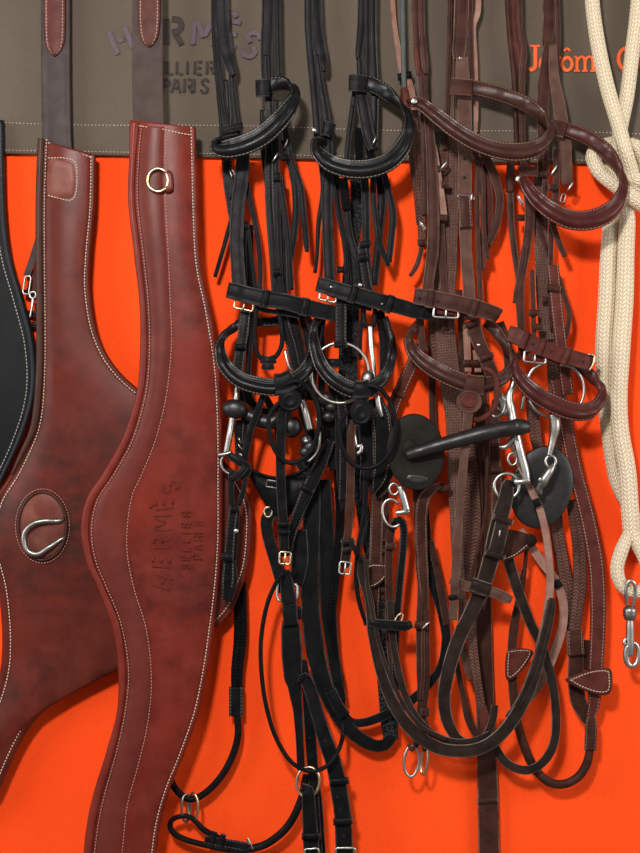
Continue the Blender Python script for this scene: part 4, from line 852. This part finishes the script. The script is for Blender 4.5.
# twin buckled straps with rings
r = rein('martingale', 'pair of narrow brown straps with a shared buckle and two oval steel rings, bottom centre', 'martingale', (422, 600, 40))
S('strap', r, 'brown', 5.5, [(421,560,36,5),(420,595,38),(419,625,42),(419,660,44),(420,700,44),(418,735,42),(415,748,40)]); S('strap', r, 'brown', 5.5, [(425,560,34,5),(426,595,36),(427,640,42),(427,680,43),(424,712,43),(424,740,42),(425,750,40)]); S('strap', r, 'brown_st', 4, [(423,625,46),(423,670,46),(421,700,46)])
keeper(r, 421, 625, 48, 14, 95, 7, 'brown'); keeper(r, 425, 712, 47, 9, 90, 8, 'brown'); pin(r, 422, 629, 429, 622, 50, 2); ring(r, 411.5, 761, 40, 7.5, 15.5, 3, 'steel', ang=4); ring(r, 424.5, 760, 38, 3.2, 15, 3, 'brass', ang=6, dd=6)
cord('ring_loop', r, 'brown', 4, [(421,724,44),(417,738,44),(412,750,43),(409,744,40)]); cord('ring_loop', r, 'brown', 4, [(425,720,44),(430,735,44),(427,748,43),(424,750,40)])
# narrow dark brown rein left of woven
r = rein('rein', 'folded dark brown rein hanging straight down beside the honeycomb rein, under the rubber guard', 'rein', (422, 490, 30))
S('rein_strap', r, 'brown_st', 12, [(440,485,40,6),(430,491,44,10),(423,502,44,12),(421,530,42,12),(423,570,40,11),(425,600,38,8),(425,625,36,6)]); S('rein_strap', r, 'brown', 9, [(417,480,30),(417,515,30,7),(419,560,30,7),(422,600,30,7)])
S('rein_strap', r, 'brown', 7, [(430,540,24),(436,565,24),(442,595,24,8),(447,625,25,8)]); disc('end_knob', r, 'brown', 442, 488, 36, 9, 5, [(1,0),(.9,3),(.5,5),(.2,5.4)])
# woven / honeycomb rein
r = rein('rein', 'wide brown rein with honeycomb rubber face running through the brown bridle, worn pale', 'rein', (450, 140, 18))
S('rubber_grip', r, 'brown_mesh', 18, [(451,-23,8,7),(451,60,8,7),(450,120,10,9),(452,160,12,12),(451,220,16,14),(449,270,18,16),(445,310,22,19),(447,350,24,21),(452,390,24,22),(454,420,22,17),(455,460,22,15),(456,500,22,14),(458,560,22,12),(462,600,22,8)])
r = rein('rein', 'second brown woven rubber rein lying tight against the honeycomb one, its right side hidden', 'rein', (462, 150, 14))
S('rubber_grip', r, 'brown_plait', 15, [(445,150,14,8),(442,210,14,9),(440,260,15,10),(436,310,18,13),(440,360,18,14),(456,400,18,16),(466,440,18,17),(470,480,18,18),(472,520,18,19),(470,555,18,18),(467,585,18,14)])
S('edge_strap', r, 'brown', 7, [(459,290,16),(462,340,16),(464,400,16),(478,470,14),(479,540,14),(476,590,14)])
r = rein('rein', 'thin dark strap running down just left of the round rosette behind the honeycomb rein', 'strap', (435, 330, 10))
S('strap', r, 'brown', 7, [(432,300,12),(432,360,12),(433,420,12),(438,440,12)]); 
r = rein('martingale', 'black brown webbed strap ending in a blunt stitched point over the lower brown reins', 'martingale', (480, 590, 50))
S('strap_end', r, 'brown_old', 11, [(450,580,54,8),(460,584,58,10),(476,589,64,11),(492,592,66,11),(504,597,62,11),(511,600,60,8)], th=5)
S('loop_keeper', r, 'oily', 14, [(471,584,70),(480,587,72),(489,590,70)], th=6)
# broad dark rein off the steel ring and its loop
r = rein('rein', 'broad black brown rein slanting from the steel bit ring and curling into a loop', 'rein', (500, 490, 60))
S('rein_strap', r, 'oily', 16, [(512,488,62,9),(508,484,68,12),(506,497,68,15),(501,515,68,17),(496,535,67,17.5),(491,558,66,17),(483,585,62,16),(470,615,58,15),(458,640,56,14.5),(449,668,54,14),(444,695,52,13),(447,720,50,12),(457,738,48,10),(470,743,46,9),(484,738,44,8),(492,722,42,8),(495,705,40,7)])
for x, y in ((503,520),(495,555)): keeper(r, x, y, 72, 21, 108, 6, 'oily')
S('billet', r, 'oily', 15, [(503,520,72),(499,538,73),(495,553,72)], th=4); S('stitch_mark', r, 'steel', 1.4, [(500,530,76),(499,537,76)], label='bright bar tack')
# light strap loop behind
r = rein('rein', 'brown rein with pale raw inner side looping beside the lower holed strap', 'rein', (466, 620, 22))
S('rein_strap', r, 'brown_old', 7, [(462,600,30),(461,630,30,6),(464,655,30,8),(471,680,31,6)]); S('rein_strap', r, 'brown_plait', 9, [(470,600,34),(472,640,34,10),(477,680,35,9),(482,712,36,9)]); S('rein_sleeve', r, 'red', 11, [(482,706,39,9),(485,722,40,11),(488,738,39,11)], th=6)
S('rein_strap', r, 'brown', 8, [(452,640,24,5),(462,690,24,6),(469,720,26,8),(478,735,28,8),(490,738,30,6)])
# long punched strap to bottom
r = rein('stirrup_strap', 'long flat brown strap with punched holes running down past the bottom edge', 'strap', (484, 400, 6))
S('strap', r, 'brown', 20, [(481,340,6,12),(482,460,6,14),(483,560,7,15),(484,650,8,17),(486,730,8,19),(488,800,8,21),(489.5,880,8,22)]); holes(r, [(487,809),(489,841)], 10.5, 1.6)
S('join', r, 'brown', 21.5, [(487.4,798,8.6),(487.6,801,8.8),(487.8,804,8.6)], th=2.6)
# grey-green thin rein & pink left of brown bridle
r = rein('rein', 'thin grey rubber covered rein with maroon sleeve at the left edge of the brown tack', 'rein', (404, 0, 20))
cord('rein_cord', r, 'greygreen', 5, [(402,-23,24),(403,40,24),(404,90,24)]); cord('sleeve', r, 'red', 9, [(404,88,24,7),(405,98,24),(407,118,24),(410,128,24,7)])
S('tail', r, 'brown_plait', 7, [(409,122,20),(412,155,20),(417,195,20),(420,225,20)])
r = rein('side_strap', 'faded pink tan strap with black bands beside the thin grey rein', 'strap', (398, 0, 14))
S('strap', r, 'pink', 5, [(392,-23,14,5),(394,20,14,5),(399,55,14,6),(402,76,14,5)]); S('strap', r, 'pink', 7, [(408,76,18,5),(412,95,18,7),(415,125,18,7),(417,160,18,5)]); keeper(r, 401, 77, 17, 7, 80, 6); keeper(r, 409, 75, 21, 6, 80, 6); keeper(r, 413, 125, 21, 8, 80, 4)
# right: side reins
r = rein('side_rein', 'pale tan webbing strap with small black bands running in front of the black rubber disc', 'strap', (530, 470, 44))
S('webbing', r, 'pink', 7.5, [(510,440,46,5),(520,465,52,6),(530,488,56,7),(540,510,56,7.5),(546,535,54,7.5),(549,560,50,7.5),(550,585,46,8),(547,612,42,8),(540,645,40,8),(533,672,38,7),(524,698,34,6)]); keeper(r, 536, 503, 60, 9, 65, 8); 
S('webbing', r, 'pink', 9, [(520,530,26,8),(530,545,27,9),(542,562,28,9),(555,580,28,9),(563,602,28,9),(562,628,28,9),(553,655,28,10),(540,683,28,10),(524,702,27,9),(508,716,26,8)]); keeper(r, 557, 584, 31, 9, 60, 8)
r = rein('rein', 'doubled dark rein with rounded top end lying in front of the pale webbing', 'rein', (552, 598, 48))
S('rein_strap', r, 'oily', 11, [(552,598,60,6),(550,612,61,10),(545,635,62,11),(538,660,62,11),(530,682,62,10),(520,702,60,9),(508,718,56,8)], 'double', 3)
r = rein('rein', 'dark rein falling from below the black rubber disc into the left low loop', 'rein', (508, 535, 24))
S('rein_strap', r, 'oily', 10, [(501,530,30,9),(507,555,32,11),(516,585,34,11),(529,620,36,10),(543,650,38,9),(552,682,40,9),(556,715,40,9),(554,742,40,9),(544,761,40,9),(528,770,40,9),(511,766,40,9),(499,754,40,9),(491,738,38,8)])
poly('rein_stop', r, 'brown', [(500,532),(514,530),(536,538),(534,546),(516,556),(503,562),(498,548)], 40, 3, label='worn dark leather stop'); stitches(r, 'thread', [(533,540),(516,554),(504,559)], 43, 3, 2, .8); poly('stop_loop', r, 'oily', [(528,534),(536,537),(534,545),(526,543)], 44, 2.4)
cord('cord', r, 'brown', 4, [(527,544,30),(525,565,30),(522,590,30)])
r = rein('rein', 'brown rein with plaited grips and a small leather stop, looping low on the right', 'rein', (575, 420, 16))
S('plaited_grip', r, 'brown_plait', 13, [(551,330,14,12),(555,400,14,13),(556,460,14,13),(556,520,16,13),(562,560,18,13),(569,595,20,14),(573,632,20,12)]); S('plaited_grip', r, 'brown_plait', 12, [(571,500,20,10),(578,540,22,13),(580,580,24,14),(577,610,24,13),(574,634,24,12)])
S('grip_sleeve', r, 'brown_st', 17, [(575,631,28),(575,642,29),(576,655,28)], th=6); S('rein_strap', r, 'brown', 15, [(576,652,24,15),(576,680,24,16),(578,700,24,16),(586,716,26,14),(589,722,26,10)]); S('rein_strap', r, 'brown', 6, [(587,640,20),(586,670,20)])
S('rein_sleeve', r, 'brown_st', 12, [(591,716,30,8),(591,728,31,12),(590,750,30,12)], th=6)
cord('rolled_end', r, 'brown', 9, [(590,748,27,8),(587,763,27),(578,777,27),(564,784,27),(549,782,27),(535,769,27),(525,748,26,9),(517,722,26,9)]); S('rein_strap', r, 'brown', 9.5, [(518,728,26,9),(514,700,26),(512,665,26,9),(513,635,26),(519,600,26,8),(524,570,26,6)])
poly('rein_stop', r, 'red', [(508,650),(520,648),(533,651),(531,658),(521,672),(508,681),(505,668)], 32, 3, label='small shield shaped leather stop'); stitches(r, 'thread', [(509,652),(521,650.5),(530,653),(519,670),(509,677),(508,666),(509,652)], 35, 3, 2, .8)
r = rein('rein', 'red brown stitched flat rein, longest on the right, with a big shield shaped stop', 'rein', (590, 420, 26))
S('rein_strap', r, 'red_st', 15, [(556,380,30,12),(563,410,32,13),(569,440,34,14),(575,470,34,14.5),(583,500,34,15),(590,530,34,15.5),(596,565,34,16),(598,605,34,16),(597,645,34,15.5),(595,680,33,15),(594,703,31,12),(590,718,29,8)])
poly('rein_stop', r, 'red', [(565,680),(575,675),(590,670),(607,668),(612,672),(612,688),(607,695),(594,694),(578,688)], 42, 3.5, label='large shield shaped leather stop'); stitches(r, 'thread', [(571,680),(590,672.5),(606,671),(609,676),(608,690),(597,691.5),(581,686),(571,680)], 45.6, 3, 2, .9)
r = rein('rein', 'narrow dark rein straight down between the steel cheek and the honeycomb rein', 'rein', (492, 400, 26))
S('rein_strap', r, 'brown_st', 13, [(497,400,34,10),(494,440,34,12),(495,470,34,13),(497,500,34,12),(494,540,32,10),(486,585,30,9),(480,610,30,8)]); keeper(r, 495, 470, 38, 16, 90, 5, 'brown')
S('rein_strap', r, 'brown_plait', 12, [(532,395,26,12),(534,425,26,13),(538,450,26,10)])

# ------------------------------------------------------------------ rope
rp = thing('lead_rope', 'thick cream braided cotton lead rope, knotted, with steel snap hook at its bottom', 'rope', (620, 0, 30))
RP = [(591,-23,26,14.5),(593,10,26,14.5),(599,50,28,15),(608,90,32,15),(617,120,38,15),(625,150,46,15),(632,175,40,15),(634,195,28,15),(625,207,20,15),(613,215,20,16),(609,250,22,17),(607,300,22,18),(604,350,22,18),(605,395,20,15),(609,440,18,14),(616,480,16,14),(628,505,16,14),(640,530,16,14),(655,560,16,14)]
cord('rope_strand', rp, 'rope', 15, RP, seg=16)
cord('rope_strand', rp, 'rope', 15, [(640,-23,20,15),(637,15,20,15),(632,55,22,15),(627,95,26,15),(621,125,28,15),(618,145,30,15),(612,165,30,15),(620,190,34,15),(627,215,34,16),(626,250,32,17),(624.5,300,32,18),(621,350,32,18.5),(618.5,395,32,18),(620,430,32,18),(627,470,32,18),(630,510,32,18),(632,540,30,17)], seg=16)
cord('knot_turn', rp, 'rope', 15, [(596,148,30,14),(593,158,36,15),(600,172,42,15),(614,184,46,15),(630,196,48,16),(646,206,44,16),(660,205,36,15)], seg=16)
cord('knot_turn', rp, 'rope', 15, [(614,143,22,14),(602,147,24,15),(596,156,30,15)], seg=16)
cord('knot_turn', rp, 'rope', 15, [(622,146,24,14),(634,146,26,15),(644,158,28,15),(648,176,34,15),(636,180,40,15),(622,170,36,14)], seg=16)
cord('knot_turn', rp, 'rope', 14, [(624,165,18,12),(634,163,20,13),(640,175,22,13),(634,190,24,13)], seg=16)
cord('eye_loop', rp, 'rope', 14, [(628,535,36,12),(621,552,40,14),(617,569,40,14),(621,584,40,13),(630,591,40,13),(641,591,40,13),(648,580,38,13),(646,562,38,14),(638,545,36,14),(633,532,34,12)], seg=16)
sn = bpy.data.objects.new('snap_hook', None); C.objects.link(sn); sn.parent = rp; ORG[sn.name] = ORG[rp.name]
cord('swivel_loop', sn, 'steel', 3.6, [(627,605,44),(626,590,48),(629,581,50),(634,583,50),(635,595,47),(633,606,44)])
cord('swivel_collar', sn, 'dull', 14, [(630,606,42,8),(630,609,42,14),(630,616,42,14),(630,620,42,10)]); cord('hook_body', sn, 'steel', 9, [(630,618,42,7),(630,630,42,8.5),(630,645,42,9),(630,656,42,7)]); cord('thumb_slide', sn, 'steel', 3.5, [(625,638,44),(624,644,45),(626,645,44)])
cord('hook', sn, 'steel', 5.5, [(628,645,42,7),(626,655,42,6),(628,664,42,6),(633,666,42,5.5),(638,660,42,5),(638,648,42,4.5),(634,642,42,4)], label=None)

# ------------------------------------------------------------------ nest small pieces under the part they belong to
NEST = {'noseband_keeper': 'noseband', 'browband_keeper': 'browband', 'rosette_disc': 'rosette', 'rosette_loop': 'rosette', 'badge_face': 'badge', 'strap_lining': 'flash_strap',
        'flash_keeper': 'flash_strap', 'patch_welt': 'oval_patch', 'mouthpiece_joint': 'mouthpiece', 'guard_boss': 'cheek_guard', 'maker_plate': 'cheek_guard', 'cheek_foot': 'cheek', 'cheek_arm': 'cheek', 'dee_bar': 'dee_ring', 'join': 'strap'}
base = lambda o: o.name.split('.')[0]
for root in [o for o in C.objects if o.parent is None and len(o.children)]:
    kids = list(root.children); byn = {}
    for k in kids: byn.setdefault(base(k), k)
    for k in kids:
        t = NEST.get(base(k))
        if t and t in byn: k.parent = byn[t]
    if root.name.startswith('bridle'):
        bits = [k for k in root.children if base(k) in ('bit_cheek', 'bit_ring', 'bit_pin', 'bit_joint', 'bit_link', 'bit_arm', 'bit_roller', 'mouthpiece', 'bit_hook', 'bit_hanger')]
        if bits:
            e = bpy.data.objects.new('bit', None); C.objects.link(e); e.parent = root; e.empty_display_size = .02
            for k in bits: k.parent = e
